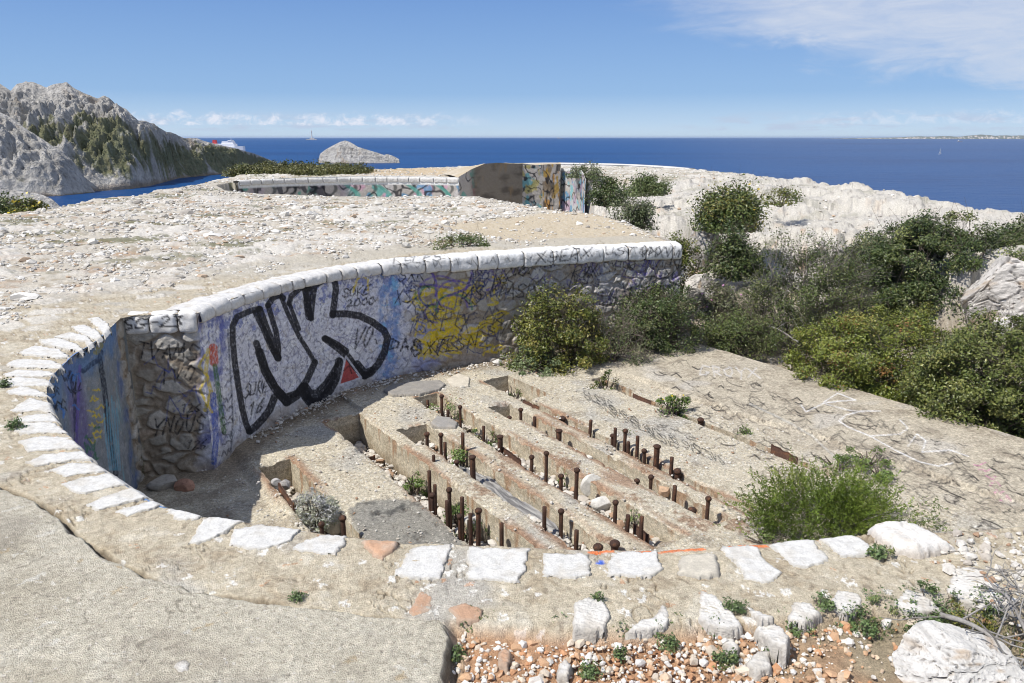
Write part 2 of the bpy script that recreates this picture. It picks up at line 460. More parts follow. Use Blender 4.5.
    C = mixc(C, (0.37, 0.235, 0.14), sst(fbm(X * 1.6, Y * 1.6, 4, 104), 0.1, 0.4) * sst(-X, -1, 3) * 0.7)
    C = mixc(C, (0.62, 0.59, 0.535), sst(fbm(X * 0.7, Y * 1.2, 4, 106), 0.05, 0.4) * 0.75)
    q1, q2, qc = voro(X * 1.9 + .4 * t2, Y * 1.3 + .4 * t2, 121)
    C = mixc(C, mixc(o * np.array([.60, .57, .515]), (.44, .41, .36), ((qc % 5) == 1) * .6 + sst(t3, .1, .5) * .4), bed * sst(q2 - q1, .02, .1) * .9)
    veg = sst(fbm(X * 0.55, Y * 1.1, 4, 105) + 0.25 * t3 + 0.10 * sst(-X, 4, 9), 0.2, 0.36) * sst(d0, 9, 13)
    mort = o * np.array([0.48, 0.422, 0.318])
    mort = mixc(mort, (0.36, 0.295, 0.205), sst(t2 + 0.7 * t3, 0.05, 0.5) * 0.75)
    mort = mixc(mort, (0.24, 0.195, 0.14), sst(fbm(X * 26, Y * 26, 3, 108) + .4 * t2, 0.25, 0.5) * .7)
    mort = mixc(mort, (0.60, 0.555, 0.455), sst(-t2 + 0.6 * t3, 0.1, 0.5) * 0.7)
    mort = mixc(mort, (0.42, 0.405, 0.37), sst(fbm(X * 2.2, Y * 2.2, 4, 107), 0.1, 0.45) * 0.7)
    s1, s2_, sc_ = voro(X * 17 + .7 * fbm(X * 30, Y * 30, 3, 2), Y * 17 + .7 * fbm(X * 30, Y * 30, 3, 3), 44)
    s1 = s1 + .22 * fbm(X * 60, Y * 60, 2, 4)
    mort = mixc(mort, (0.68, 0.655, 0.60), (1 - sst(s1, 0.12 + .02 * (sc_ % 9), 0.2 + .02 * (sc_ % 9))) * ((sc_ % 13) < 2))
    mort = mixc(mort, (0.46, 0.27, 0.16), (1 - sst(s1, 0.16, 0.26)) * ((sc_ % 23) == 5) * 0.8)
    # flat pale stones set in the apron farther out
    a1, a2, ac = voro(X * 3.0 + 0.2 * f4, Y * 3.0, 46)
    plate = sst(a2 - a1 + 0.12 * t3, 0.10, 0.2) * ((ac % 5) < 2) * sst(dw, 0.45, 0.7)
    mort = mixc(mort, (0.63, 0.60, 0.54), plate * 0.75)
    C = mixc(C, mort, apron)
    rf = mixc(o * np.array([0.52, 0.445, 0.325]), (0.40, 0.325, 0.225), sst(t3 + .4 * t2, 0, 0.5) * .8)
    rf = mixc(rf, (0.55, 0.50, 0.42), sst(-t3, 0.1, 0.5) * .7)
    C = mixc(C, rf, roof)
    band = (1 - sst(np.abs(dw - 1.05 + 0.15 * t1), 0.30, 0.55)) * sst(Y, 8.5, 9.5) * (X < 2.4) * (1 - tr)
    C = mixc(C, (0.46, 0.425, 0.355), band * 0.8)
    C = mixc(C, (0.47, 0.43, 0.36), farconc * (1 - rock))
    C = mixc(C, (0.50, 0.40, 0.27), tan_roof)
    rk = mixc(o * np.array([0.53, 0.50, 0.44]), (0.36, 0.345, 0.325), sst(t2 + .5 * t1, 0, .5) * .8)
    rk = mixc(rk, (0.60, 0.575, 0.53), sst(t3 - .5 * t2, .1, .5) * .6)
    rk = mixc(rk, (0.46, 0.31, 0.19), sst(fbm(XZ * 1.7, YZ * 1.7, 4, 109), 0.2, 0.45) * (0.25 + 0.75 * 4 * tr * (1 - tr)))
    k1, k2, _ = voro(XZ * 1.6 + .5 * t2, YZ * 1.6 + .5 * t3, 48)
    rk = mixc(rk, (0.24, 0.22, 0.20), (1 - sst(k2 - k1, 0.0, 0.05)) * .7)
    C = mixc(C, rk, np.maximum(rock, sst(tr, 0.05, 0.3)))
    soil = mixc(o * np.array([0.33, 0.28, 0.21]), (0.50, 0.47, 0.41), sst(t3, 0, .4))
    C = mixc(C, soil, sst(tr, 0.7, 0.98))
    C = mixc(C, (0.45, 0.42, 0.39), cliff)
    gv = mixc(o * np.array([0.40, 0.24, 0.14]), (0.30, 0.15, 0.08), sst(t2, 0, .5))
    gv = mixc(gv, (0.30, 0.25, 0.17), sst(fbm(X * 2, Y * 2, 3, 111) + 0.8 * (X - 0.9), 0.0, 0.6))
    C = mixc(C, gv, grav)
    C = mixc(C, (0.13, 0.13, 0.06), veg * (1 - apron) * (1 - grav) * (1 - path) * (1 - roof) * (1 - cliff) * (0.75 - 0.45 * rock))
    pth = mixc(o * np.array([0.475, 0.437, 0.352]), (0.395, 0.357, 0.278), sst(t1 + .4 * t2, 0, .5))
    pth = mixc(pth, (0.52, 0.487, 0.405), sst(-t2 + t3 * .5, .1, .6) * .7)
    pth = mixc(pth, (0.27, 0.24, 0.185), sst(fbm(X * 55, Y * 55, 3, 112), .12, .5) * .75)
    pth = mixc(pth, (0.30, 0.265, 0.21), sst(fbm(X * 2.6 + 3, Y * 2.6, 5, 113), .12, .5) * .55)
    pth = mixc(pth, (0.20, 0.18, 0.14), (1 - sst(np.abs(fbm(X * 1.4, Y * 1.4, 5, 114)), 0, .010)) * sst(fbm(X * .8, Y * .8, 2, 115), -.3, .1) * .75)
    pth = mixc(pth, (0.25, 0.225, 0.185), sst(fbm(X * 1.1 + 9, Y * 1.1, 5, 116), .18, .34) * .45)
    l1, l2, lc = voro(X * 9 + .8 * t3, Y * 9 + .8 * t3, 117)
    pth = mixc(pth, (0.60, 0.58, 0.52), (1 - sst(l1 + .15 * t3, .10, .2)) * ((lc % 9) == 2) * .6)
    pth = mixc(pth, (0.36, 0.27, 0.15), (1 - sst(l1 + .2 * t3, .08, .2)) * ((lc % 11) == 5) * .6)
    p1, p2, pc = voro(X * 38, Y * 38, 52)
    pth = mixc(pth, (0.22, 0.19, 0.16), (1 - sst(p1, 0.12, 0.24)) * ((pc % 13) < 2) * .7)
    pth = mixc(pth, (0.56, 0.53, 0.48), (1 - sst(p1, 0.12, 0.24)) * ((pc % 13) == 4) * .8)
    C = mixc(C, pth, path)
    C = mixc(C, (0.11, 0.085, 0.06), np.clip(crack, 0, 1) * .85)
    # orange spray along the near rim edge and a blue blot beside it
    q = (d0 < 4.5)
    spray = np.zeros(len(X)); spray[q] = (1 - sst(dseg(X[q], Y[q], pxl([(590, 552), (660, 552), (722, 548), (775, 545)]))[0], 0.006, 0.014)) * (fbm(X[q] * 9, Y[q] * 9, 2, 8) > -0.1)
    C = mixc(C, (0.72, 0.20, 0.07), spray * .9)
    bx, by, _ = px(601, 563.5)
    C = mixc(C, (0.07, 0.16, 0.62), (1 - sst(np.hypot((X - bx) * .9, Y - by) + .02 * t3, 0.014, 0.022)))
    V = np.stack([X, Y, Z], 1)
    Fq = grid_faces(n, m)
    Fq = Fq[~kill[Fq].any(1)]
    # drop slivers flattened onto the rim
    Fq = Fq[:, ::-1]
    used = np.zeros(len(X), bool); used[Fq.ravel()] = True
    idx = np.cumsum(used) - 1
    tag(mesh_obj('ground', V[used], idx[Fq], M_GROUND, None, C[used]), kind='structure')


build_ground()

# ------------------------------------------------------------------ sea
def build_sea():
    m, n, l, b = nt('sea_water')
    geo = n.new('ShaderNodeNewGeometry')
    hs = None
    for sc, st in ((0.035, 1.0), (0.16, 0.55), (0.6, 0.22)):
        mp = n.new('ShaderNodeMapping'); mp.inputs['Scale'].default_value = (sc * 0.55, sc * 1.3, sc); mp.inputs['Rotation'].default_value = (0, 0, 0.35)
        l.new(geo.outputs['Position'], mp.inputs['Vector'])
        t = n.new('ShaderNodeTexNoise'); t.inputs['Scale'].default_value = 1; t.inputs['Detail'].default_value = 6; t.inputs['Roughness'].default_value = .62
        l.new(mp.outputs[0], t.inputs['Vector'])
        mm = n.new('ShaderNodeMath'); mm.operation = 'MULTIPLY_ADD'; mm.inputs[1].default_value = st
        l.new(t.outputs[0], mm.inputs[0])
        if hs is None: mm.inputs[2].default_value = 0
        else: l.new(hs, mm.inputs[2])
        hs = mm.outputs[0]
    big = n.new('ShaderNodeTexNoise'); big.inputs['Scale'].default_value = 0.0022; big.inputs['Detail'].default_value = 5
    mp = n.new('ShaderNodeMapping'); mp.inputs['Scale'].default_value = (.35, 1.6, 1); l.new(geo.outputs['Position'], mp.inputs[0]); l.new(mp.outputs[0], big.inputs['Vector'])
    mixn = n.new('ShaderNodeMath'); mixn.operation = 'MULTIPLY_ADD'; mixn.inputs[1].default_value = 0.55
    l.new(hs, mixn.inputs[0]); l.new(big.outputs[0], mixn.inputs[2])
    cr = n.new('ShaderNodeValToRGB'); cr.color_ramp.elements[0].position = 0.72; cr.color_ramp.elements[0].color = (0.003, 0.026, 0.108, 1)
    cr.color_ramp.elements[1].position = 1.2; cr.color_ramp.elements[1].color = (0.008, 0.056, 0.180, 1)
    l.new(mixn.outputs[0], cr.inputs[0]); l.new(cr.outputs[0], b.inputs['Base Color'])
    b.inputs['Roughness'].default_value = 0.35; b.inputs['IOR'].default_value = 1.33; b.inputs['Specular IOR Level'].default_value = 0.22
    bp = n.new('ShaderNodeBump'); bp.inputs['Strength'].default_value = .8; bp.inputs['Distance'].default_value = 3.0
    l.new(hs, bp.inputs['Height']); l.new(bp.outputs[0], b.inputs['Normal'])
    az = np.radians(np.linspace(-80, 80, 81)); r = np.concatenate([[20], np.geomspace(60, 90000, 60)])
    A, RR = np.meshgrid(az, r, indexing='ij')
    V = np.stack([(RR * np.sin(A)).ravel(), (RR * np.cos(A)).ravel(), np.full(A.size, SEA)], 1)
    tag(mesh_obj('sea', V, grid_faces(81, len(r))[:, ::-1], m), kind='structure')


build_sea()


# ------------------------------------------------------------------ hills across the inlet, rock island, far coast
def elev(y):
    return math.atan((341.5 - y) / F_PX) - PITCH


def hill(name, ridge, shore, x0, x1, nx, slope, rough, vegf, seed, nr=190, label=None, back=1.0, basez=SEA, exag=1.0):
    """Heightfield rising from its waterline to its crest, one strip of ground per bearing, falling away behind."""
    xs = np.linspace(x0, x1, nx)
    ry = np.interp(xs, *np.array(ridge).T); sy = np.interp(xs, *np.array(shore).T)
    dsh = np.array([(CAM_H - basez) / math.tan(-elev(y)) for y in sy])
    tan_r = np.array([math.tan(elev(y)) for y in ry])
    # crest height H at distance dsh+H/slope: H + basez - CAM_H = tan_r*(dsh+H/slope)
    Hc = (tan_r * dsh + CAM_H - basez) / (1 - tan_r / slope)
    Hc = np.maximum(Hc, 0.3)
    k = 15; ker = np.hanning(k); ker /= ker.sum()
    dep = np.convolve(np.pad(Hc / slope, k // 2, mode='edge'), ker, 'valid')
    dcr = dsh + dep
    Hc = tan_r * dcr + CAM_H - basez
    t = np.concatenate([np.linspace(-0.05, 1, nr), np.linspace(1, 1 + back, 26)[1:]])
    T, XI = np.meshgrid(t, np.arange(nx), indexing='xy')
    D = dsh[XI] + T * dep[XI]
    H = Hc[XI]
    prof = np.where(T < 1, np.clip(T, 0, 1) ** 0.92, 1 - (T - 1) * 0.9)
    X = (xs[XI] - 512) / F_PX * (D * CP - (basez + H * prof - CAM_H) * SP); Y = D
    D_ = Y
    sc = dep.max()
    H = Hc[XI]
    prof = np.where(T < 1, np.clip(T, 0, 1) ** 0.92, 1 - (T - 1) * 0.9)
    env = np.clip(np.sin(np.pi * np.clip(T, 0, 1)), 0, 1) * 0.9 + 0.06
    N1 = ridged(X / 38, Y / 55, 5, seed); N2 = ridged(X / 11, Y / 14, 4, seed + 5); N3 = fbm(X / 3.2, Y / 3.2, 3, seed + 9)
    Z0 = H * prof
    Z = basez + H * prof + rough * env * (np.minimum(H, 45) / 45) * (13 * N1 + 4.6 * N2 + 3.0 * N3 + 5 * np.abs(fbm(X / 9 + .02 * Z0, Y / 30, 3, seed + 33))) * exag
    rib = ridged(X / 13 + .5 * fbm(X / 30, Y / 30, 2, seed + 51), T * 1.1 + X / 90, 4, seed + 52) - .3
    rib2 = ridged(X / 5 + .6 * N3, T * 2.3, 3, seed + 55) - .3
    f1_, f2_, fc_ = voro(X / 9 + .5 * N3, T * 5 + .4 * N2, seed + 57)
    Z = Z + rough * env * (np.minimum(H, 45) / 45) * (5.0 * rib + 2.6 * rib2 + 5 * ((fc_ % 37) / 37 - .5) * sst(f2_ - f1_, 0, .2) - 6) * exag * .8
    strata = np.abs(((Z + 3 * N1) / 5.0) % 1 - 0.5)
    Z = Z + env * (strata - .25) * 1.6 * exag
    Z = np.where(T <= 0, basez - 2, Z)
    veg = vegf(xs[XI], T, H) + 0.6 * fbm(X / 28, Y / 28, 4, seed + 21) - 0.30 * N2 - 0.2 * N1 + .3 * N3 - .25 * rib
    veg = sst(veg, 0.35, 0.62)
    C = np.ones(X.shape + (1,)) * np.array([0.42, 0.405, 0.38])
    C = mixc(C, (0.19, 0.175, 0.16), sst(-N2 + .5 * N3 - .4 * N1, -0.05, 0.5) * .75)  # shade of gullies and crevices put into the colour, next line too
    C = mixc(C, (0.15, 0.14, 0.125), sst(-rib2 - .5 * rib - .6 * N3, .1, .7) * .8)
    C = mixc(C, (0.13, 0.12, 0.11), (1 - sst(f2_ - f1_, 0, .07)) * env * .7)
    C = mixc(C, (0.42, 0.405, 0.375), sst(N1 * .6 + N3, 0.2, 0.7) * .7)
    C = mixc(C, (0.40, 0.30, 0.20), sst(fbm(X / 16, Y / 16, 3, seed + 3), 0.25, .5) * .5)
    g = mixc(np.ones(X.shape + (1,)) * np.array([0.085, 0.105, 0.040]), (0.16, 0.155, 0.075), sst(N3, -.6, .6))
    C = mixc(C, g, veg * .88)
    C = mixc(C, (0.24, 0.19, 0.14), (1 - sst(T, 0.0, 0.05)) * .8)
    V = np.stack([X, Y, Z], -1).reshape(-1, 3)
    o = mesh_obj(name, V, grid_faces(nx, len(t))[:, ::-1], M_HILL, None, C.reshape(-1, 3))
    return tag(o, kind='structure')


RIDGE = [(-400, 40), (-200, 60), (-60, 72), (0, 84), (11, 92), (17, 85), (26, 82), (36, 84), (47, 88), (53, 85), (60, 84), (67, 83), (72, 88), (82, 93), (90, 96), (97, 99), (104, 96), (110, 99), (117, 107), (126, 110), (138, 121), (146, 122), (155, 126), (166, 132), (175, 134), (184, 138), (197, 138.5), (203, 141), (215, 144), (237, 149), (255, 154), (264, 157.5), (269, 159.5), (275, 162), (279, 164)]
SHORE = [(-400, 198), (0, 196), (68, 193.6), (87, 192), (131, 189), (150, 186), (169, 181), (180, 178), (203, 176), (237, 172.5), (250, 170), (258, 166.5), (268, 165.2), (279, 164.6)]


def veg_main(x, t, H):
    return 0.97 - 1.3 * np.abs(t - 0.34) + 0.0022 * (x - 90) - 0.5 * (t > .8) * (x < 110)


hill('hills', RIDGE, SHORE, -400, 279, 760, 0.62, 1.35, veg_main, 200)
hill('hills', [(-400, 70), (-150, 95), (-40, 104), (0, 113), (12, 118), (24, 128), (40, 138), (52, 146), (64, 152), (75, 164), (84, 177), (90, 186), (95, 192)],
     [(-400, 203), (0, 199), (60, 196), (95, 192.3)], -400, 95, 420, 0.8, 1.15, lambda x, t, H: 0.75 - 2.2 * t + 0 * x, 260, 150)
hill('hills', [(-400, 178), (-100, 182), (0, 188), (20, 191), (40, 194), (52, 199), (62, 208), (100, 214)],
     [(-400, 230), (0, 222), (60, 218), (100, 212)], -400, 62, 300, 0.35, 0.5, lambda x, t, H: 0.55 - .2 * t + 0 * x, 300, 120, basez=-14.0)
ISL_R = [(318, 162), (320, 154), (325, 150), (332, 146), (340, 142), (345, 140.5), (350, 142), (358, 147), (368, 150), (378, 153), (384, 155), (387, 154), (392, 155.5), (399, 159), (400, 162.5)]
ISL_S = [(318, 163), (340, 163.6), (370, 163.4), (400, 163)]
hill('rocky_island', ISL_R, ISL_S, 318, 400, 260, 1.0, 0.55, lambda x, t, H: -0.3 + 0 * x, 340, 90)


def far_coast():
    xs = np.linspace(820, 1200, 300); D = 17000.0
    prof = np.interp(xs, [820, 870, 930, 1000, 1024, 1100, 1200], [0, 25, 60, 95, 80, 130, 160]) * (0.75 + 0.5 * (fbm(xs / 22, xs * 0, 4, 5) + .3))
    rows = [(0, 0, -5), (0, 1, 0), (150, 0.35, 0), (500, 0.6, 0), (1200, 1, 0), (2200, 0.5, -10)]
    V = []; C = []
    for (dd, k, off) in rows:
        y = D + dd; x = (xs - 512) / F_PX * CP * y
        z = SEA + (prof * k if (dd or k == 0) else prof * 0 + 4) + off
        V.append(np.stack([x, np.full_like(x, y), z], 1))
        town = (fbm(xs / 2.2, xs * 0 + dd * .01, 3, 15) > 0.12)[:, None]
        C.append(np.where(town & (dd < 600), np.array([[0.55, 0.48, 0.42]]), np.array([[0.16, 0.17, 0.13]])))
    n = len(rows)
    V = np.stack(V, 1).reshape(-1, 3); C = np.stack(C, 1).reshape(-1, 3)
    tag(mesh_obj('far_coast', V, grid_faces(300, n)[:, ::-1], M_HILL, None, C), kind='structure')


far_coast()
# ------------------------------------------------------------------ spray paint: strokes traced on a surface's own vertices
def paint(V, C, strokes):
    """strokes: (points, width, colour, strength); blends the colour into the vertices the stroke passes over."""
    X, Y = proj(V[:, 0], V[:, 1], V[:, 2])
    for pts, w, col, al in strokes:
        P = np.asarray(pts, float); h = w / 2 + 1.0
        q = np.where((X > P[:, 0].min() - h) & (X < P[:, 0].max() + h) & (Y > P[:, 1].min() - h) & (Y < P[:, 1].max() + h))[0]
        if len(q) == 0: continue
        d = dseg(X[q], Y[q], P)[0]
        a = (1 - sst(d, w / 2 - 0.35, w / 2 + 0.35)) * al
        vq = V[q]; s_ = (vq[:, 0] + vq[:, 1]) * 1.0
        t_ = fbm(s_ * 26, vq[:, 2] * 26 + vq[:, 0] * 9, 3, 3)
        a = a * (np.clip(.80 + 1.1 * t_, .15, 1) if al < .93 else np.clip(1.02 + .55 * t_, .55, 1))
        C[q] = mixc(C[q], col, a)
    return C


def paint_fill(V, C, poly, col, al=1.0):
    X, Y = proj(V[:, 0], V[:, 1], V[:, 2]); P = np.asarray(poly, float)
    q = np.where((X > P[:, 0].min()) & (X < P[:, 0].max()) & (Y > P[:, 1].min()) & (Y < P[:, 1].max()))[0]
    if len(q): C[q] = mixc(C[q], col, inpoly(X[q], Y[q], P) * al)
    return C


FONT = {
    'S': [[(.9, .15), (.5, 0), (.1, .2), (.3, .45), (.8, .6), (.85, .85), (.4, 1), (0, .85)]], 'G': [[(.9, .1), (.4, 0), (.05, .4), (.1, .9), (.6, 1), (.9, .6), (.5, .55)]],
    'U': [[(0, 0), (.1, .8), (.45, 1), (.8, .75), (.9, 0)]], 'R': [[(.1, 1), (.15, 0), (.7, .05), (.75, .4), (.2, .5), (.9, 1)]],
    'E': [[(.9, 0), (.2, .05), (.1, .5), (.7, .45)], [(.1, .5), (.1, 1), (.9, .95)]], '1': [[(.2, .25), (.6, 0), (.45, 1)]],
    '6': [[(.8, 0), (.2, .5), (.2, .9), (.6, 1), (.85, .7), (.4, .55)]], 'O': [[(.5, 0), (.1, .3), (.15, .85), (.55, 1), (.9, .6), (.8, .15), (.5, 0)]],
    '0': [[(.5, 0), (.1, .3), (.15, .85), (.55, 1), (.9, .6), (.8, .15), (.5, 0)]], 'K': [[(.1, 0), (.15, 1)], [(.85, 0), (.2, .5), (.95, 1)]],
    '2': [[(.1, .2), (.5, 0), (.8, .25), (.1, 1), (.95, .95)]], '3': [[(.1, .05), (.8, .05), (.4, .45), (.85, .7), (.5, 1), (.05, .9)]],
    'V': [[(0, 0), (.4, 1), (.9, 0)]], 'D': [[(.1, 0), (.1, 1), (.8, .7), (.75, .25), (.1, 0)]], 'A': [[(0, 1), (.45, 0), (.9, 1)], [(.15, .65), (.8, .6)]],
    '-': [[(.1, .5), (.9, .5)]], 'Y': [[(0, 0), (.45, .5), (.95, 0)], [(.45, .5), (.3, 1.15)]], 'N': [[(.05, 1), (.1, 0), (.8, 1), (.9, 0)]],
    'I': [[(.4, 0), (.4, 1)]], 'L': [[(.2, 0), (.1, .95), (.9, 1)]], 'X': [[(0, 0), (.9, 1)], [(.9, 0), (0, 1)]], 'P': [[(.1, 1), (.15, 0), (.8, .1), (.75, .5), (.15, .55)]],
    '.': [[(.35, .9), (.5, 1)]], ' ': [], 'M': [[(0, 1), (.15, 0), (.5, .7), (.8, 0), (.95, 1)]], 'T': [[(0, .05), (.95, 0)], [(.5, .05), (.4, 1)]], 'W': [[(0, 0), (.2, 1), (.5, .3), (.7, 1), (.95, 0)]],
}


def text(s, x, y, w, h, sw, col, al=0.9, slope=0.0, slant=0.2, jit=0.11):
    """Hand-sprayed word: top-left (x, y), letter size w by h."""
    out = []
    for i, ch in enumerate(s):
        for pl in FONT.get(ch, []):
            P = []
            for (a, b) in pl:
                a += random.uniform(-jit, jit); b += random.uniform(-jit, jit)
                xx = x + i * w * 1.12 + a * w + (1 - b) * h * slant
                P.append((xx, y + b * h + slope * (xx - x)))
            out.append((P, sw, col, al))
    return out


def squiggle(x, y, w, h, n, sw, col, al=0.85, seed=0):
    r = random.Random(seed); P = []
    for i in range(n):
        P.append((x + w * (i + r.uniform(-.6, .6)) / n, y + h * r.random()))
    return (P, sw, col, al)


BLACK = (0.018, 0.018, 0.022); WHITE = (0.74, 0.74, 0.76)
LILAC = (0.61, 0.62, 0.70); BLUE = (0.05, 0.10, 0.42); CYAN = (0.12, 0.38, 0.60); YEL = (0.60, 0.46, 0.03); PURP = (0.13, 0.09, 0.34); GRN = (0.05, 0.22, 0.12)

# ------------------------------------------------------------------ walls of the pit
def resample(P, ds):
    P = np.asarray(P); L = np.concatenate([[0], np.cumsum(np.hypot(*np.diff(P, axis=0).T))])
    n = max(2, int(L[-1] / ds)); s = np.linspace(0, L[-1], n)
    return np.stack([np.interp(s, L, P[:, 0]), np.interp(s, L, P[:, 1])], 1), s


def normals(P, k=3):
    T = np.zeros_like(P); n = len(P)
    i0 = np.clip(np.arange(n) - k, 0, n - 1); i1 = np.clip(np.arange(n) + k, 0, n - 1)
    T = P[i1] - P[i0]; T /= np.linalg.norm(T, axis=1)[:, None] + 1e-9
    return np.stack([T[:, 1], -T[:, 0]], 1)


def masonry(S, Z, seed, cw=0.27, ch=0.17):
    a = fbm(S * 4, Z * 4, 3, seed) * 0.35; b = fbm(S * 4, Z * 4, 3, seed + 4) * 0.35
    f1, f2, cid = voro(S / cw + a, Z / ch + b, seed, 0.95)
    e = f2 - f1
    small = ((cid % 5) == 0)
    st = sst(e, 0.06, 0.26) * np.where(small, 0.55, 1.0)
    st = st * sst(fbm(S * 5, Z * 5, 3, seed + 30), -.55, .1)
    hh = st * (0.012 + 0.026 * ((cid % 31) / 31)) + 0.010 * fbm(S * 16, Z * 16, 4, seed + 7)
    col = np.ones(S.shape + (1,)) * np.array([0.37, 0.345, 0.30])
    col = mixc(col, (0.52, 0.49, 0.44), ((cid % 3) == 0) * .8)
    col = mixc(col, (0.36, 0.27, 0.19), ((cid % 11) == 4) * .7)
    col = mixc(col, (0.30, 0.285, 0.26), sst(fbm(S * 9, Z * 9, 4, seed + 9), .05, .5) * .6)
    mor = mixc(np.ones(S.shape + (1,)) * np.array([0.26, 0.215, 0.165]), (0.35, 0.305, 0.25), sst(fbm(S * 12, Z * 12, 3, seed + 2), -.1, .4))
    return hh, mixc(mor, col, sst(st, .25, .7))


def wall(name, path, ds, dz, colfn, strokes, parent, seed, zbot=-2.0):
    P, s = resample(path, ds); N = normals(P, max(1, int(0.02 / ds)))
    z = np.arange(0.0, zbot, -dz); n, m = len(s), len(z)
    S, Z = np.meshgrid(s, z, indexing='ij')
    h0, c0 = masonry(S, Z, seed)
    PX = proj(np.repeat(P[:, :1], m, 1), np.repeat(P[:, 1:], m, 1), Z)[0]
    C, amp = colfn(S, Z, PX, c0)
    D = h0 * amp + 0.012 * fbm(S * 2.2, Z * 2.2, 3, seed + 40) - 0.022
    D[:, 0] = 0.002
    V = np.stack([P[:, None, 0] + N[:, None, 0] * D, P[:, None, 1] + N[:, None, 1] * D, Z + 0 * D], -1).reshape(-1, 3)
    C = paint(V, C.reshape(-1, 3), strokes[0]) if strokes else C.reshape(-1, 3)
    for poly, col, al in (strokes[1] if strokes else []): C = paint_fill(V, C, poly, col, al)
    if strokes: C = paint(V, C, strokes[2])
    Fc = grid_faces(n, m)
    return mesh_obj(name, V, Fc, M_WALL, parent, C)


def patchy(S, Z, f, seed): return fbm(S * f, Z * f, 4, seed)


def far_col(S, Z, PX, c0):
    C = c0.copy(); amp = np.ones(S.shape)
    # painted plaster zone left of the stone part
    zone = sst(PX + 14 * patchy(S, Z, 3, 5), 196, 204) * (1 - sst(PX + 26 * patchy(S, Z, 2.5, 6), 402, 428))
    amp = amp * (1 - 0.72 * zone)
    lil = np.ones(S.shape + (1,)) * np.array(LILAC)
    lil = mixc(lil, (0.74, 0.75, 0.80), sst(patchy(S, Z, 5, 7), 0, .4))
    lil = mixc(lil, (0.26, 0.28, 0.42), sst(patchy(S, Z, 13, 8), .18, .34) * .65)
    lil = mixc(lil, (0.10, 0.11, 0.17), sst(ridged(S * 7, Z * 7, 3, 9), .66, .84) * .6)
    lil = mixc(lil, (0.42, 0.38, 0.32), sst(patchy(S, Z, 7, 11), .25, .5) * .7)
    lil = mixc(lil, (0.17, 0.18, 0.25), sst(patchy(S, Z, 24, 45) + .5 * patchy(S, Z, 5, 46), .22, .5) * .55)
    C = mixc(C, lil, zone * .93)
    C = mixc(C, (0.05, 0.09, 0.36), zone * sst(patchy(S, Z, 6, 12) + .7 * patchy(S, Z, 18, 42) + 1.1 * (0.42 + Z), 0.28, .42) * sst(-Z, .05, .15) * .6)
    C = mixc(C, (0.55, 0.58, 0.66), zone * sst(patchy(S, Z, 6, 13) + .8 * (-Z - 1.35), .1, .4) * .6)
    bb = (1 - sst(np.abs(PX - 391 + 8 * patchy(S, Z, 4, 14)), 5, 15))
    bb = bb * sst(patchy(S, Z, 5, 43) + .6 * patchy(S, Z, 14, 44), -.45, .15)
    C = mixc(C, (0.08, 0.19, 0.48), bb * .75)
    C = mixc(C, (0.20, 0.45, 0.68), bb * sst(patchy(S, Z, 8, 15), .1, .4) * .8)
    c2 = (1 - sst(np.abs(PX - 425), 8, 42)) * sst(patchy(S, Z, 3.5, 16) + .5 * (-Z - 1.0), 0.0, .35)
    C = mixc(C, (0.24, 0.27, 0.50), c2 * .6)
    left = (1 - sst(np.abs(PX - 213), 9, 20)) * sst(patchy(S, Z, 5, 17), -.05, .3)
    C = mixc(C, (0.07, 0.09, 0.34), left * .7)
    # raw stone part: greyer, browner towards the floor
    st = sst(PX, 430, 470)
    C = mixc(C, (0.33, 0.32, 0.33), st * sst(patchy(S, Z, 2.2, 18), -.1, .4) * .5)
    C = mixc(C, (0.33, 0.27, 0.20), sst(-Z + .25 * patchy(S, Z, 3, 19), 1.45, 1.68) * .7)
    return C, amp


def Z1(pts): return [(220 + a / 3.794, 260 + b / 3.794) for a, b in pts]


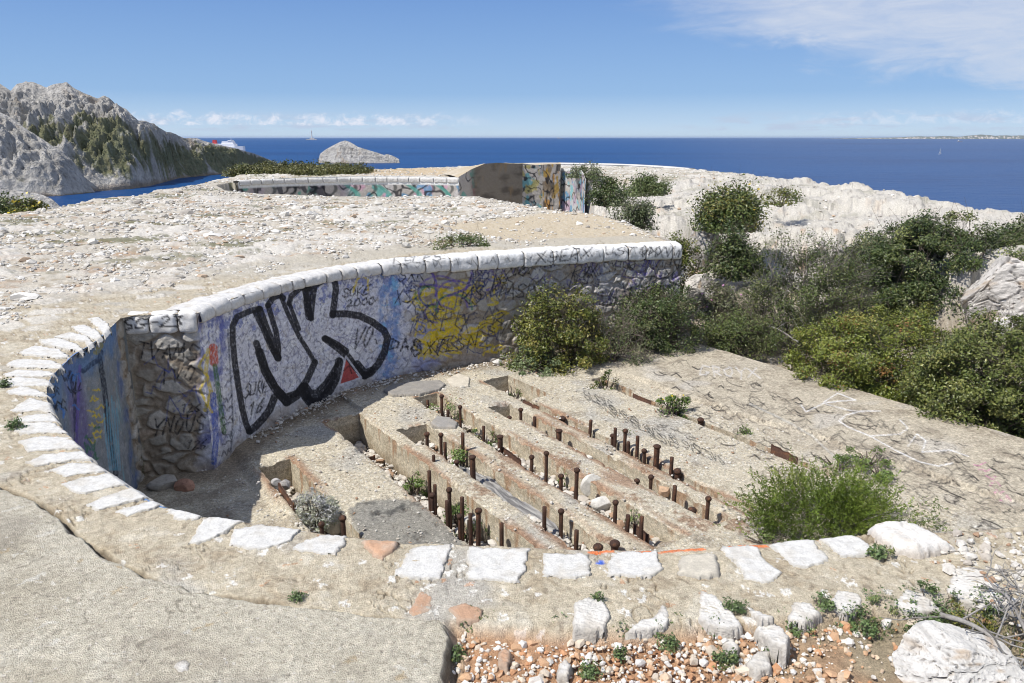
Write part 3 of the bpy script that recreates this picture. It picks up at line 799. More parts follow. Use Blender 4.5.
def far_strokes():
    a = []; b = []; r = random.Random(5)
    # yellow patches with teal and purple arcs over the stone
    for i in range(80):
        x = 408 + r.random() * 86; y = 280 + r.random() * 70 - (x - 450) * 0.10
        if abs(y - (312 - (x - 450) * .1)) < 10 and r.random() < .4: continue
        a += text(r.choice(['S', 'E', 'O', 'R', '3', 'G']), x, y, 8 + 6 * r.random(), 6 + 6 * r.random(), 1.6 + 1.5 * r.random(), YEL, .85, slope=-.1, jit=.22)
    for i in range(7):
        cx, cy = 440 + r.uniform(-16, 16), 302 + r.uniform(-10, 14); rr = 10 + 12 * r.random(); a0 = r.random() * 6
        a.append(([(cx + rr * math.cos(a0 + k * .35), cy + .8 * rr * math.sin(a0 + k * .35)) for k in range(11)], 2.2, (GRN if i % 2 else PURP), .75))
    for x0, y0, x1, y1 in ((472, 264, 465, 290), (430, 268, 436, 296), (420, 284, 452, 288), (448, 296, 470, 285), (487, 290, 500, 283)):
        a.append(([(x0, y0), ((x0 + x1) / 2 + 3, (y0 + y1) / 2), (x1, y1)], 2.6, PURP, .85))
    for i in range(10): a.append(squiggle(400 + r.random() * 90, 268 + r.random() * 60, 16, 12, 5, 1.6, (0.04, 0.05, 0.10), .7, 50 + i))
    # left edge strip
    a += [([(213, 348), (214, 362)], 9, (0.50, 0.08, 0.03), .9), ([(215, 366), (219, 395), (224, 432)], 5, (0.06, 0.15, 0.05), .85),
          ([(208, 350), (206, 372), (211, 392), (205, 410)], 4, YEL, .8), ([(213, 395), (216, 440), (214, 462)], 6, BLUE, .8),
          ([(228, 330), (233, 420), (231, 450)], 2, (.02, .03, .05), .7)]
    for i in range(9): a.append(squiggle(222, 395 + 9 * i, 12, 8, 6, 1.5, BLACK, .7, 90 + i))
    for i in range(16): a.append(squiggle(236 + 9.5 * i, 305 - 3.2 * i + r.random() * 60, 14, 14, 5, 0.9, (0.08, 0.08, 0.14), .55, 120 + i))
    fills = []
    # the big outlined letters NK
    T = Z1
    for pts, w in (
        ([(150, 185), (118, 192), (64, 216), (48, 250), (48, 300), (56, 390), (68, 470), (84, 560), (98, 620), (112, 650)], 6.2),
        ([(112, 650), (135, 632), (165, 600), (190, 565), (207, 520)], 7.5),
        ([(150, 188), (172, 250), (198, 315), (220, 372)], 7.5), ([(135, 200), (168, 268), (195, 330), (218, 372)], 6), ([(222, 375), (222, 330), (212, 270), (192, 205), (182, 172)], 5.5),
        ([(182, 172), (200, 145), (226, 132), (240, 145)], 6),
        ([(232, 140), (258, 205), (300, 290), (332, 340), (358, 385)], 4.6),
        ([(138, 315), (158, 380), (182, 432), (214, 488), (248, 520), (292, 505), (330, 455), (360, 388)], 6.6),
        ([(150, 350), (172, 420), (205, 480), (236, 520), (254, 536)], 9), ([(228, 505), (252, 540), (290, 515), (320, 480)], 8.5),
        ([(262, 165), (270, 138), (300, 110), (332, 98), (340, 108)], 5.6), ([(262, 160), (278, 205), (300, 262)], 4.2),
        ([(334, 105), (330, 160), (338, 215)], 7.5), ([(322, 112), (336, 190), (346, 222)], 6),
        ([(345, 220), (352, 150), (360, 98), (400, 74), (436, 72)], 5.6), ([(434, 72), (440, 110), (430, 190), (428, 210)], 6.5),
        ([(428, 205), (480, 204), (530, 212), (580, 236), (622, 268), (636, 296), (624, 350), (600, 395), (572, 428), (548, 440)], 7.2),
        ([(548, 440), (515, 408), (488, 370), (452, 338), (398, 298)], 7.0), ([(400, 298), (440, 318), (478, 345)], 6.5), ([(520, 395), (550, 432), (575, 420)], 8),
        ([(455, 378), (430, 420), (400, 465), (366, 500), (345, 500), (330, 478)], 4.5),
        ([(452, 385), (446, 440), (415, 496), (378, 536), (345, 545), (325, 520), (312, 488)], 8.5), ([(430, 440), (405, 490), (370, 525), (340, 520)], 7.5), ([(318, 480), (330, 520), (350, 540)], 8),
    ):
        b.append((T(pts), w, BLACK, .95))
    fills.append((T([(478, 378), (528, 446), (456, 470)]), (0.42, 0.05, 0.04), .92))
    b += [(T([(478, 366), (536, 446), (452, 478), (478, 366)]), 1.8, (0.62, 0.62, 0.7), .9), (T([(470, 420), (490, 400), (500, 430)]), 1.6, BLACK, .8)]
    b += text('SURE', 243, 386, 5.6, 12, 1.7, BLACK, slope=-.25) + text('16', 248, 402, 6.5, 13, 1.9, BLACK, slope=-.2)
    b += text('SOKE', 342, 289, 6.3, 9, 1.5, BLACK, slope=-.15) + text('2000', 346, 300, 6.5, 7, 1.6, BLACK, slope=-.1)
    b.append(([(353, 292), (357, 280), (362, 275), (368, 280), (368, 290)], 2.2, YEL, .85))
    b += text('VO.', 352, 328, 9, 20, 1.8, BLACK, slope=-.2, slant=.3)
    b += text('DAS', 390, 338, 9, 11, 2.0, BLACK, slope=.08) + [([(416, 342), (411, 349), (415, 356), (421, 352), (420, 344), (414, 343)], 2.4, BLACK, .9)]
    b += text('XPLSN', 424, 342, 9.5, 12, 1.2, BLACK, slope=-.12)
    b += text('SXR', 398, 268, 8, 13, 1.3, BLACK) + text('XS', 394, 290, 8, 13, 1.2, BLACK)
    b += text('ASRX', 505, 284, 9, 15, 1.5, BLACK, .8, slope=-.05) + text('XSER3X', 588, 262, 11, 14, 1.3, BLACK, .75, slope=-.06) + text('VLIIT', 642, 254, 7.5, 12, 1.5, BLACK, .8)
    for i in range(60):
        x = 470 + r.random() * 208; y = 262 - (x - 470) * .045 + r.random() ** 1.6 * 46
        b += text(r.choice(['SE', 'RX', 'VK', 'LS', 'N3', 'AM', 'ZX'.replace('Z', 'S')]), x, y, 6 + 4 * r.random(), 8 + 8 * r.random(), 1.0 + .8 * r.random(), r.choice([BLACK, BLACK, (.06, .05, .09), (.10, .08, .22), (.30, .30, .32)]), .75, slope=-.05, jit=.2)
    for i in range(26):
        x = 398 + r.random() * 100; y = 268 + r.random() * 80
        b += text(r.choice(['SR', 'X', 'KS', 'VE', 'PL']), x, y, 7 + 5 * r.random(), 9 + 8 * r.random(), 1.0 + .7 * r.random(), r.choice([BLACK, (.03, .05, .16), (.05, .05, .08)]), .75, slope=-.1, jit=.2)
    for i in range(30):
        x = 232 + r.random() * 160; y = 300 - (x - 232) * .25 + r.random() * 90
        a += text(r.choice(['SM', 'OE', 'VR', 'KL', '3S']), x, y, 6 + 5 * r.random(), 8 + 8 * r.random(), .7 + .5 * r.random(), r.choice([(.12, .12, .2), (.2, .2, .34), (.3, .28, .34)]), .6, slope=-.2, jit=.2)
    for i in range(14): b.append(squiggle(500 + 13 * i, 268 + r.random() * 34, 11, 14, 4, 1.1, (.03, .03, .05), .55, 200 + i))
    for i in range(5): b.append(squiggle(640 + 8 * i, 268 + r.random() * 14, 9, 10, 4, 2.2, PURP, .55, 240 + i))
    # niche face
    b += text('SG-23', 121, 321, 11, 11, 1.6, BLACK, slope=-.06) + text('TVAMS', 136, 342, 11, 17, 1.7, BLACK, slope=.05) + text('JIVO', 146, 372, 11, 14, 1.8, BLACK, slope=-.12)
    b += text('YNOUS', 152, 419, 9.5, 16, 1.8, BLACK, slope=-.08) + text('126', 180, 404, 6, 8, 1.4, BLACK) + text('126', 186, 440, 6, 9, 1.5, BLACK)
    for i in range(7): b.append(squiggle(132 + r.random() * 50, 345 + r.random() * 60, 30, 26, 6, 1.1, (.05, .08, .30), .7, 260 + i))
    b += [([(205, 355), (199, 366), (207, 376), (200, 390), (206, 402), (212, 412)], 2.8, YEL, .85)]
    return a, fills, b


def arc_col(S, Z, PX, c0):
    C = c0.copy(); L = S.max(); u = L - S                          # metres from the niche corner
    raw = 1 - sst(u + .03 * patchy(S, Z, 6, 3), .16, .24)
    amp = 0.15 + 0.85 * raw
    g = mixc(np.ones(S.shape + (1,)) * np.array([0.20, 0.225, 0.25]), (0.28, 0.30, 0.33), sst(patchy(S, Z, 5, 4), 0, .4))
    g = mixc(g, (0.20, 0.42, 0.50), sst(patchy(S * 3, Z * .6, 3, 5), .1, .5) * sst(u, .35, .5) * (1 - sst(u, .75, 1.0)) * .7)
    g = mixc(g, (0.09, 0.14, 0.30), (1 - sst(u, .30, .46)) * sst(patchy(S, Z, 6, 6), -.15, .25) * .8)
    g = mixc(g, (0.13, 0.11, 0.26), sst(u, 1.15, 1.3) * (1 - sst(u, 1.5, 1.7)) * .85)
    g = mixc(g, (0.06, 0.12, 0.24), sst(u, 1.6, 1.8) * sst(patchy(S, Z, 5, 8), -.3, .2) * .8)
    g = mixc(g, (0.08, 0.19, 0.40), (1 - sst(-Z + .2 * patchy(S, Z, 5, 9), .12, .34)) * .7)
    g = mixc(g, (0.36, 0.36, 0.36), sst(patchy(S, Z, 11, 47), .2, .5) * .6)
    g = mixc(g, (0.30, 0.26, 0.21), sst(patchy(S, Z, 7, 10), .34, .5) * .6)
    C = mixc(C, g, (1 - raw) * .95)
    return C, amp


def arc_strokes():
    r = random.Random(9)
    a = [([(100, 361), (104, 385), (109, 430), (116, 474)], 5.5, (.015, .02, .035), .92), ([(83, 371), (100, 358), (101, 352)], 5, (.03, .05, .10), .9), ([(70, 372), (75, 400), (76, 440)], 4, (.02, .025, .06), .8),
         ([(80, 366), (78, 405), (76, 445)], 3, PURP, .8), ([(96, 352), (101, 345)], 6, (.30, .26, .03), .8)]
    for i in range(11): a.append(squiggle(88 + r.uniform(0, 10), 388 + 5 * i, 9, 6, 5, 1.6, YEL, .85, 300 + i))
    for i in range(26):
        x = 47 + r.random() * 30; y = 372 - (x - 60) * .55 + r.random() * 40
        a.append(squiggle(x, y, 8, 10, 4, 1.5, (BLACK if i % 3 else (.05, .18, .5)), .85, 330 + i))
    for i in range(5): a.append(squiggle(83 + r.random() * 10, 425 + r.random() * 24, 8, 12, 4, 2.2, (.03, .14, .06), .8, 360 + i))
    for i in range(6): a.append(([(104 + 2.5 * i, 395 + r.random() * 20), (106 + 2.5 * i, 440), (110 + 2 * i, 470)], 1.6, (.15, .36, .5), .7))
    return a, [], []


BW = thing('bunker_wall', 'curved stone wall beyond the pit, sprayed with big black outlined NK letters', 'wall', (-1.5, 10.3, FLOOR_Z))
wall('wall_face', FAR, 0.0075, 0.008, far_col, far_strokes(), BW, 400)
# the wall turns the corner at its right-hand end
wall('end_face', FAREND[:7], 0.02, 0.03, lambda S, Z, PX, c0: (mixc(c0, (.42, .40, .37), .4), np.ones(S.shape)), None, BW, 430)
PW = thing('parapet_wall', 'low curved parapet round the near side of the pit, edged with white painted stones', 'wall', (-1.0, 3.0, 0))
wall('wall_face', ARC[::-1], 0.008, 0.008, arc_col, arc_strokes(), PW, 450)
wall('near_face', NEAR[::-1], 0.03, 0.03, lambda S, Z, PX, c0: (c0, np.ones(S.shape)), None, PW, 470)


# ------------------------------------------------------------------ coping of the far wall: one rounded painted block after another
def coping(path, s0, s1, prof, parent, label=None, strokes=(), tint=(0.74, 0.73, 0.71), seed=0, grime=0.5):
    P, s = resample(path, 0.01); N = normals(P, 4)
    k = max(6, int((s1 - s0) / 0.014))
    ss = np.linspace(s0, s1, k)
    b = np.stack([np.interp(ss, s, P[:, i]) for i in (0, 1)], 1); nn = np.stack([np.interp(ss, s, N[:, i]) for i in (0, 1)], 1)
    pr = np.array(prof); Lp = np.concatenate([[0], np.cumsum(np.hypot(*np.diff(pr, axis=0).T))])
    q = np.linspace(0, Lp[-1], max(8, int(Lp[-1] / 0.016)))
    po = np.interp(q, Lp, pr[:, 0]); pz = np.interp(q, Lp, pr[:, 1])
    for _ in range(2):
        po[1:-1] = (po[:-2] + 2 * po[1:-1] + po[2:]) / 4; pz[1:-1] = (pz[:-2] + 2 * pz[1:-1] + pz[2:]) / 4
    dpo = np.gradient(po); dpz = np.gradient(pz); ln = np.hypot(dpo, dpz) + 1e-9
    no, nz = -dpz / ln, dpo / ln
    flip = np.where(nz[len(q) // 4] > 0, 1, -1); no *= flip; nz *= flip
    S, Q = np.meshgrid(ss, q, indexing='ij')
    ed = np.minimum(S - s0, s1 - S) + 0.006 * fbm(S * 20, Q * 20, 2, seed)
    rise = 0.020 * sst(ed, -.004, 0.025) - 0.020 + 0.016 * pn(seed * .37, 2.2) + 0.25 * (S - (s0 + s1) / 2) * .12 * pn(seed * .71, 5.2) + 0.020 * fbm(S * 6 + seed, Q * 6, 3, seed) + 0.005 * fbm(S * 28, Q * 28, 3, seed + 3)
    eq = np.minimum(Q, Lp[-1] - Q)
    rise = rise - 0.03 * (1 - sst(eq, 0, .04))
    off = po[None] + no[None] * rise; zz = pz[None] + nz[None] * rise
    V = np.stack([b[:, None, 0] + nn[:, None, 0] * off, b[:, None, 1] + nn[:, None, 1] * off, zz], -1).reshape(-1, 3)
    C = np.ones(S.shape + (1,)) * np.array(tint)
    C = mixc(C, (0.50, 0.47, 0.42), sst(fbm(S * 6 + seed, Q * 6, 4, seed + 9), 0.0, .45) * grime)
    C = mixc(C, (0.46, 0.43, 0.38), (1 - sst(Q, .05, .22)) * .55)
    C = mixc(C, (0.36, 0.32, 0.27), (1 - sst(ed, 0.0, .014)) * .6)
    C = paint(V, C.reshape(-1, 3), strokes)
    o = mesh_obj('coping_stone', V, grid_faces(k, len(q)), M_STONE, parent, C)
    return tag(o, label)


PROF_FAR = [(-.42, -.05), (-.40, .015), (-.22, .04), (-.06, .04), (.025, .015), (.05, -.04), (.05, -.12), (.035, -.19), (-.03, -.21)]
PROF_NK = [(-.40, -.05), (-.38, .01), (-.2, .03), (-.05, .03), (.012, .008), (.03, -.03), (.032, -.06), (.028, -.10), (.0, -.13)]
PROF_NICHE = [(-.22, -.05), (-.2, .012), (-.08, .022), (.01, .005), (.028, -.04), (.028, -.15), (.02, -.19), (-.02, -.2)]
Pf, sf = resample(FAR, 0.01)
tags_c = text('LSLES', 392, 258, 9, 8, 1.2, BLACK, slope=-.12) + text('XSERX', 536, 253, 10, 11, 1.4, BLACK, slope=-.1) + text('USTOX', 604, 247, 10, 8, 1.1, BLACK) + text('VMXVW', 640, 247, 7.5, 10, 1.2, BLACK)
rr_ = random.Random(3)
for i in range(16): tags_c.append(squiggle(398 + 17.5 * i, 262 - 1.1 * i, 12, 9, 5, 1.0, BLACK, .7, 500 + i))
for i in range(9): tags_c.append(squiggle(200 + 20 * i, 322 - 6.4 * i + 2, 16, 6, 5, 1.2, (.06, .09, .34), .7, 520 + i))
sn = np.hypot(*(FAR[1] - FAR[0]))
cuts = [0.0, .22, .48, sn - .01]
for i in range(3): coping(FAR[:2], cuts[i] + .008, cuts[i + 1] - .004, PROF_NICHE, BW, None, text('SG-23', 122, 319, 11, 11, 1.9, BLACK, .96, slope=-.06, jit=.05), seed=20 + i)
s = sn + 0.03; i = 0
s_nk = sf[np.argmin(np.abs(Pf[:, 0] + 1.5) + np.abs(Pf[:, 1] - 10.15))]
while s < sf[-1] - .1:
    w = rr_.uniform(.20, .40) if s < s_nk else rr_.uniform(.28, .50)
    e = min(s + w, sf[-1] - .01)
    bl = float(sst(s, s_nk - 1.6, s_nk + 1.2))
    coping(FAR, s, e - .006, np.array(PROF_NK) * (1 - bl) + np.array(PROF_FAR) * bl, BW, None, tags_c, seed=40 + 7 * i, tint=(.60 + .08 * bl, .59 + .09 * bl, .57 + .1 * bl), grime=.75 - .35 * bl)
    s = e; i += 1


# ------------------------------------------------------------------ stones laid flat in mortar or soil (outline -> real slab with rough edges)
def slab_stone(name, poly, z0, h, mat, parent, col, seed, edge=0.02, rough=0.006, res=0.008, tilt=(0, 0), dirt=(0.45, 0.42, 0.37), dirt_amt=.35, facet=0.0, wob=0.012, spots=None, sink=0.05):
    P = np.asarray(poly); lo = P.min(0) - .03; hi = P.max(0) + .03
    xs = np.arange(lo[0], hi[0], res); ys = np.arange(lo[1], hi[1], res)
    X, Y = np.meshgrid(xs, ys, indexing='ij'); c = P.mean(0)
    sd = sdist(X, Y, P) + wob * fbm(X * 16, Y * 16, 3, seed) + wob * .6 * fbm(X * 45, Y * 45, 2, seed + 2)
    zt = h * sst(sd, -.2 * edge, edge) ** .7 + (X - c[0]) * tilt[0] + (Y - c[1]) * tilt[1] + rough * fbm(X * 14, Y * 14, 4, seed + 5) + rough * .55 * fbm(X * 50, Y * 50, 3, seed + 6)
    if facet:
        v1, v2, vc = voro(X / facet + .2 * fbm(X * 5, Y * 5, 2, seed), Y / facet, seed)
        zt = zt + h * (.30 * ((vc % 17) / 17 - .5) + .45 * ((X - c[0]) * ((vc % 13) / 13 - .5) + (Y - c[1]) * ((vc % 7) / 7 - .5)) / .15 * .35) * sst(sd, 0, .03) - .004 * np.abs(np.sin((X * .8 + Y * 1.7) * 90 + 3 * fbm(X * 6, Y * 6, 2, seed))) ** 8
    if abs(z0) < .01 and P[:, 1].max() < 7.2:
        ip = sdist(X, Y, PIT); zt = zt - np.clip(ip, 0, .05) ** 1.2 * 1.6; sd = np.where(ip > .035, -1.0, sd)
    zt = np.where(sd < 0, -sink, zt) + z0
    C = np.ones(X.shape + (1,)) * np.array(col)
    C = mixc(C, dirt, sst(fbm(X * 9, Y * 9, 4, seed + 8), 0.0, .4) * dirt_amt)
    C = mixc(C, np.array(dirt) * .75, (1 - sst(sd, .0, .018)) * .6)
    C = mixc(C, np.array(dirt) * .8, (1 - sst(np.abs(fbm(X * 7, Y * 7, 3, seed + 13)), 0, .018)) * .45)
    if spots: C = mixc(C, spots, sst(fbm(X * 5, Y * 12, 3, seed + 11), .15, .35) * .8)
    keep = (sd > -res * 1.2)
    n, m = X.shape
    Fc = grid_faces(n, m)[:, ::-1]; Fc = Fc[keep.ravel()[Fc].all(1)]
    used = np.zeros(X.size, bool); used[Fc.ravel()] = True; idx = np.cumsum(used) - 1
    V = np.stack([X, Y, zt], -1).reshape(-1, 3)[used]
    return mesh_obj(name, V, idx[Fc], mat, parent, C.reshape(-1, 3)[used])


def Zc(pts, ox, oy, s): return [(ox + a / s, oy + b / s) for a, b in pts]


RIM = [Zc(p, 0, 300, 5.69) for p in (
    [(495, 108), (560, 98), (622, 140), (640, 205), (600, 212), (560, 165)], [(405, 152), (480, 142), (560, 178), (595, 222), (560, 238), (430, 178)],
    [(300, 212), (400, 185), (495, 205), (545, 262), (515, 290), (480, 238)], [(218, 228), (330, 218), (440, 252), (490, 300), (330, 272), (240, 252)],
    [(105, 302), (200, 260), (340, 283), (410, 330), (330, 332), (130, 312)], [(38, 364), (100, 338), (300, 346), (385, 388), (330, 394), (60, 384)],
    [(15, 424), (100, 400), (280, 408), (345, 430), (240, 438), (30, 438)], [(-10, 464), (100, 440), (260, 453), (335, 488), (200, 494), (-10, 494)],
    [(36, 524), (120, 490), (240, 523), (300, 555), (150, 548), (50, 542)], [(55, 634), (170, 558), (290, 588), (335, 655), (220, 634), (90, 644)])]
RIM += [Zc(p, 0, 400, 5.69) for p in (
    [(65, 118), (150, 93), (300, 78), (355, 128), (280, 127), (110, 133)], [(72, 178), (140, 135), (300, 128), (392, 190), (280, 193), (130, 198)],
    [(102, 238), (230, 208), (400, 218), (485, 275), (300, 288), (160, 298)], [(150, 358), (240, 315), (480, 293), (568, 345), (400, 348), (200, 378)],
    [(280, 403), (400, 363), (560, 363), (658, 405), (500, 422), (380, 442)], [(350, 483), (450, 450), (680, 408), (795, 475), (650, 497), (480, 542), (400, 522)],
    [(488, 604), (600, 550), (800, 488), (925, 540), (750, 582), (560, 632)], [(655, 640), (780, 600), (950, 550), (1030, 577), (900, 612), (730, 668)])]
RIM += [[(165, 511), (182, 505), (204, 515), (197, 522), (176, 520)], [(187, 545), (203, 520), (228, 514), (246, 521), (226, 533), (206, 543)], [(229, 545), (232, 530), (262, 525), (301, 530), (291, 541), (266, 551), (245, 549)],
        [(292, 550), (305, 540), (330, 535), (348, 537), (337, 556), (310, 554)], [(394, 575), (411, 548), (453, 545), (448, 560), (441, 580), (420, 581)], [(467, 580), (467, 548), (529, 550), (526, 570), (520, 583), (492, 582)],
        [(542, 577), (543, 554), (589, 555), (591, 575), (575, 580)], [(606, 577), (611, 553), (656, 552), (663, 572), (650, 578)],
        [(717, 547), (757, 546), (765, 562), (783, 573), (770, 585), (745, 580), (735, 565)], [(769, 545), (800, 538), (813, 541), (832, 561), (808, 568), (793, 568)], [(820, 540), (848, 533), (881, 552), (862, 557), (840, 557)]]
for i, p in enumerate(RIM):
    q = pxl(p, 0.0)
    slab_stone('coping_stone', q, 0.0, 0.007, M_STONE, PW, (0.61, 0.60, 0.57), 600 + 5 * i, edge=.004, rough=.005, res=.0065, dirt=(0.50, .46, .39), dirt_amt=.5, wob=.017)
tag(slab_stone('coping_stone', pxl([(360, 541), (402, 543), (395, 553), (383, 561), (372, 557)]), 0, .018, M_STONE, PW, (.50, .31, .20), 800, dirt=(.55, .45, .36), dirt_amt=.6), 'bare orange coping stone')
tag(slab_stone('coping_stone', pxl([(677, 575), (680, 557), (717, 556), (722, 578), (700, 580)]), 0, .02, M_STONE, PW, (.52, .48, .40), 805, dirt_amt=.5), 'unpainted tan coping stone')
tag(slab_stone('coping_stone', pxl([(857, 524), (868, 519), (890, 518), (905, 524), (930, 538), (954, 553), (920, 560), (895, 555), (878, 542)]), 0, .055, M_STONE, PW, (.66, .64, .60), 810, edge=.035, rough=.010, facet=.14, dirt=(.55, .46, .36), dirt_amt=.35), 'large raised white boulder at the end of the row')

# ------------------------------------------------------------------ the slotted concrete floor
SLOTS = [(1.77, 2.10, -7.35, 0.38), (2.79, 3.22, -8.2, 0.42), (3.46, 3.76, -7.45, 0.25), (4.04, 4.37, -8.35, 0.25), (4.75, 4.96, -7.5, 0.25), (5.15, 5.25, -8.45, 0.27), (6.40, 6.50, -7.65, 0.10)]
POCKETS = [(5.15, 5.57, -8.45, -7.45, 0.30), (4.64, 4.96, -7.5, -6.95, 0.27), (3.36, 3.76, -7.45, -6.9, 0.27), (6.40, 6.58, -7.65, -6.9, 0.09)]
END_A = -3.9


def ab(X, Y): return X * DV[0] + Y * DV[1], X * NV[0] + Y * NV[1]
def xy(a, b): return a * DV[0] + b * NV[0], a * DV[1] + b * NV[1]


def slot_depth(a, b):
    d = np.zeros(np.shape(a))
    for b0, b1, a0, dep in SLOTS: d = np.where((b > b0) & (b < b1) & (a > a0) & (a < END_A), np.maximum(d, dep), d)
    for b0, b1, a0, a1, dep in POCKETS: d = np.where((b > b0) & (b < b1) & (a > a0) & (a < a1), np.maximum(d, dep), d)
    return d


def floor_strokes():
    r = random.Random(21); o = []
    G = (0.07, 0.065, 0.06)
    for i, (x, y) in enumerate(((586, 394), (600, 404), (612, 411), (633, 422), (650, 432), (672, 438), (696, 448))):
        o += text('SLSVS', x, y - 3, 5.5, 8, 1.0, (.035, .035, .035), .9, slope=.4, slant=-.6, jit=.12)
    for i in range(80):
        x = 640 + r.random() * 350; y = 366 + (x - 690) * .30 + r.random() * 70 - 10
        o.append(squiggle(x, y, 14 + 10 * r.random(), 9, 4, .9, G, .6, 700 + i))
    for i in range(48):
        x = 850 + r.random() * 160; y = 425 + (x - 860) * .32 + r.random() * 70
        o.append(([(x, y), (x + 9, y + 2), (x + 15, y + 8), (x + 8, y + 13)], 1.0, G, .7))
    for i in range(300):
        u = r.random(); v = r.random(); x = 655 + u * 369; y = 352 + (x - 690) * .285 + 12 + v * (70 + u * 70)
        if y > 560: continue
        k = r.random(); w = (6 + 9 * r.random()) * (.7 + .6 * u); dr = r.choice([-1, 1])
        P = [(x + w * math.cos(t * 1.1 + k * 6), y + .45 * w * math.sin(t * 1.1 * dr + k * 6)) for t in np.linspace(0, 1.6, 6)] if k < .6 else [(x, y), (x + w * .5, y + w * .25 * dr), (x + w, y + .2 * w)]
        o.append((P, 1.15, (.035, .03, .03), .6 + .4 * r.random()))
    o += text('GROYX', 700, 366, 11, 9, 1.6, (.62, .60, .58), .75, slope=.05, slant=-.2)
    Wc = (.74, .73, .72)
    o += [([(801, 405), (806, 412), (824, 403), (840, 401), (856, 400)], 1.3, Wc, .90), ([(824, 402), (838, 393), (855, 400)], 1.3, Wc, .90), ([(826, 404), (848, 410), (864, 412)], 1.2, Wc, .7),
          ([(880, 411), (862, 411), (846, 415), (839, 421), (848, 427), (870, 436), (895, 450), (920, 462), (938, 466), (953, 463)], 1.3, Wc, .90), ([(870, 436), (900, 434), (908, 428), (900, 420)], 1.3, Wc, .90),
          ([(908, 446), (917, 434), (926, 441), (922, 452), (950, 450), (968, 456)], 1.3, Wc, .90), ([(750, 404), (772, 414), (792, 424), (812, 436), (836, 458), (858, 466)], 2.2, (.50, .49, .45), .6)]
    for i in range(6): o.append(squiggle(868 + 8 * i, 418 + 3 * i, 12, 10, 5, 1.0, G, .8, 760 + i))
    o += [squiggle(975 + 5 * i, 460 + 7 * i, 12, 6, 4, 1.2, (.55, .16, .36), .7, 780 + i) for i in range(6)]
    return o


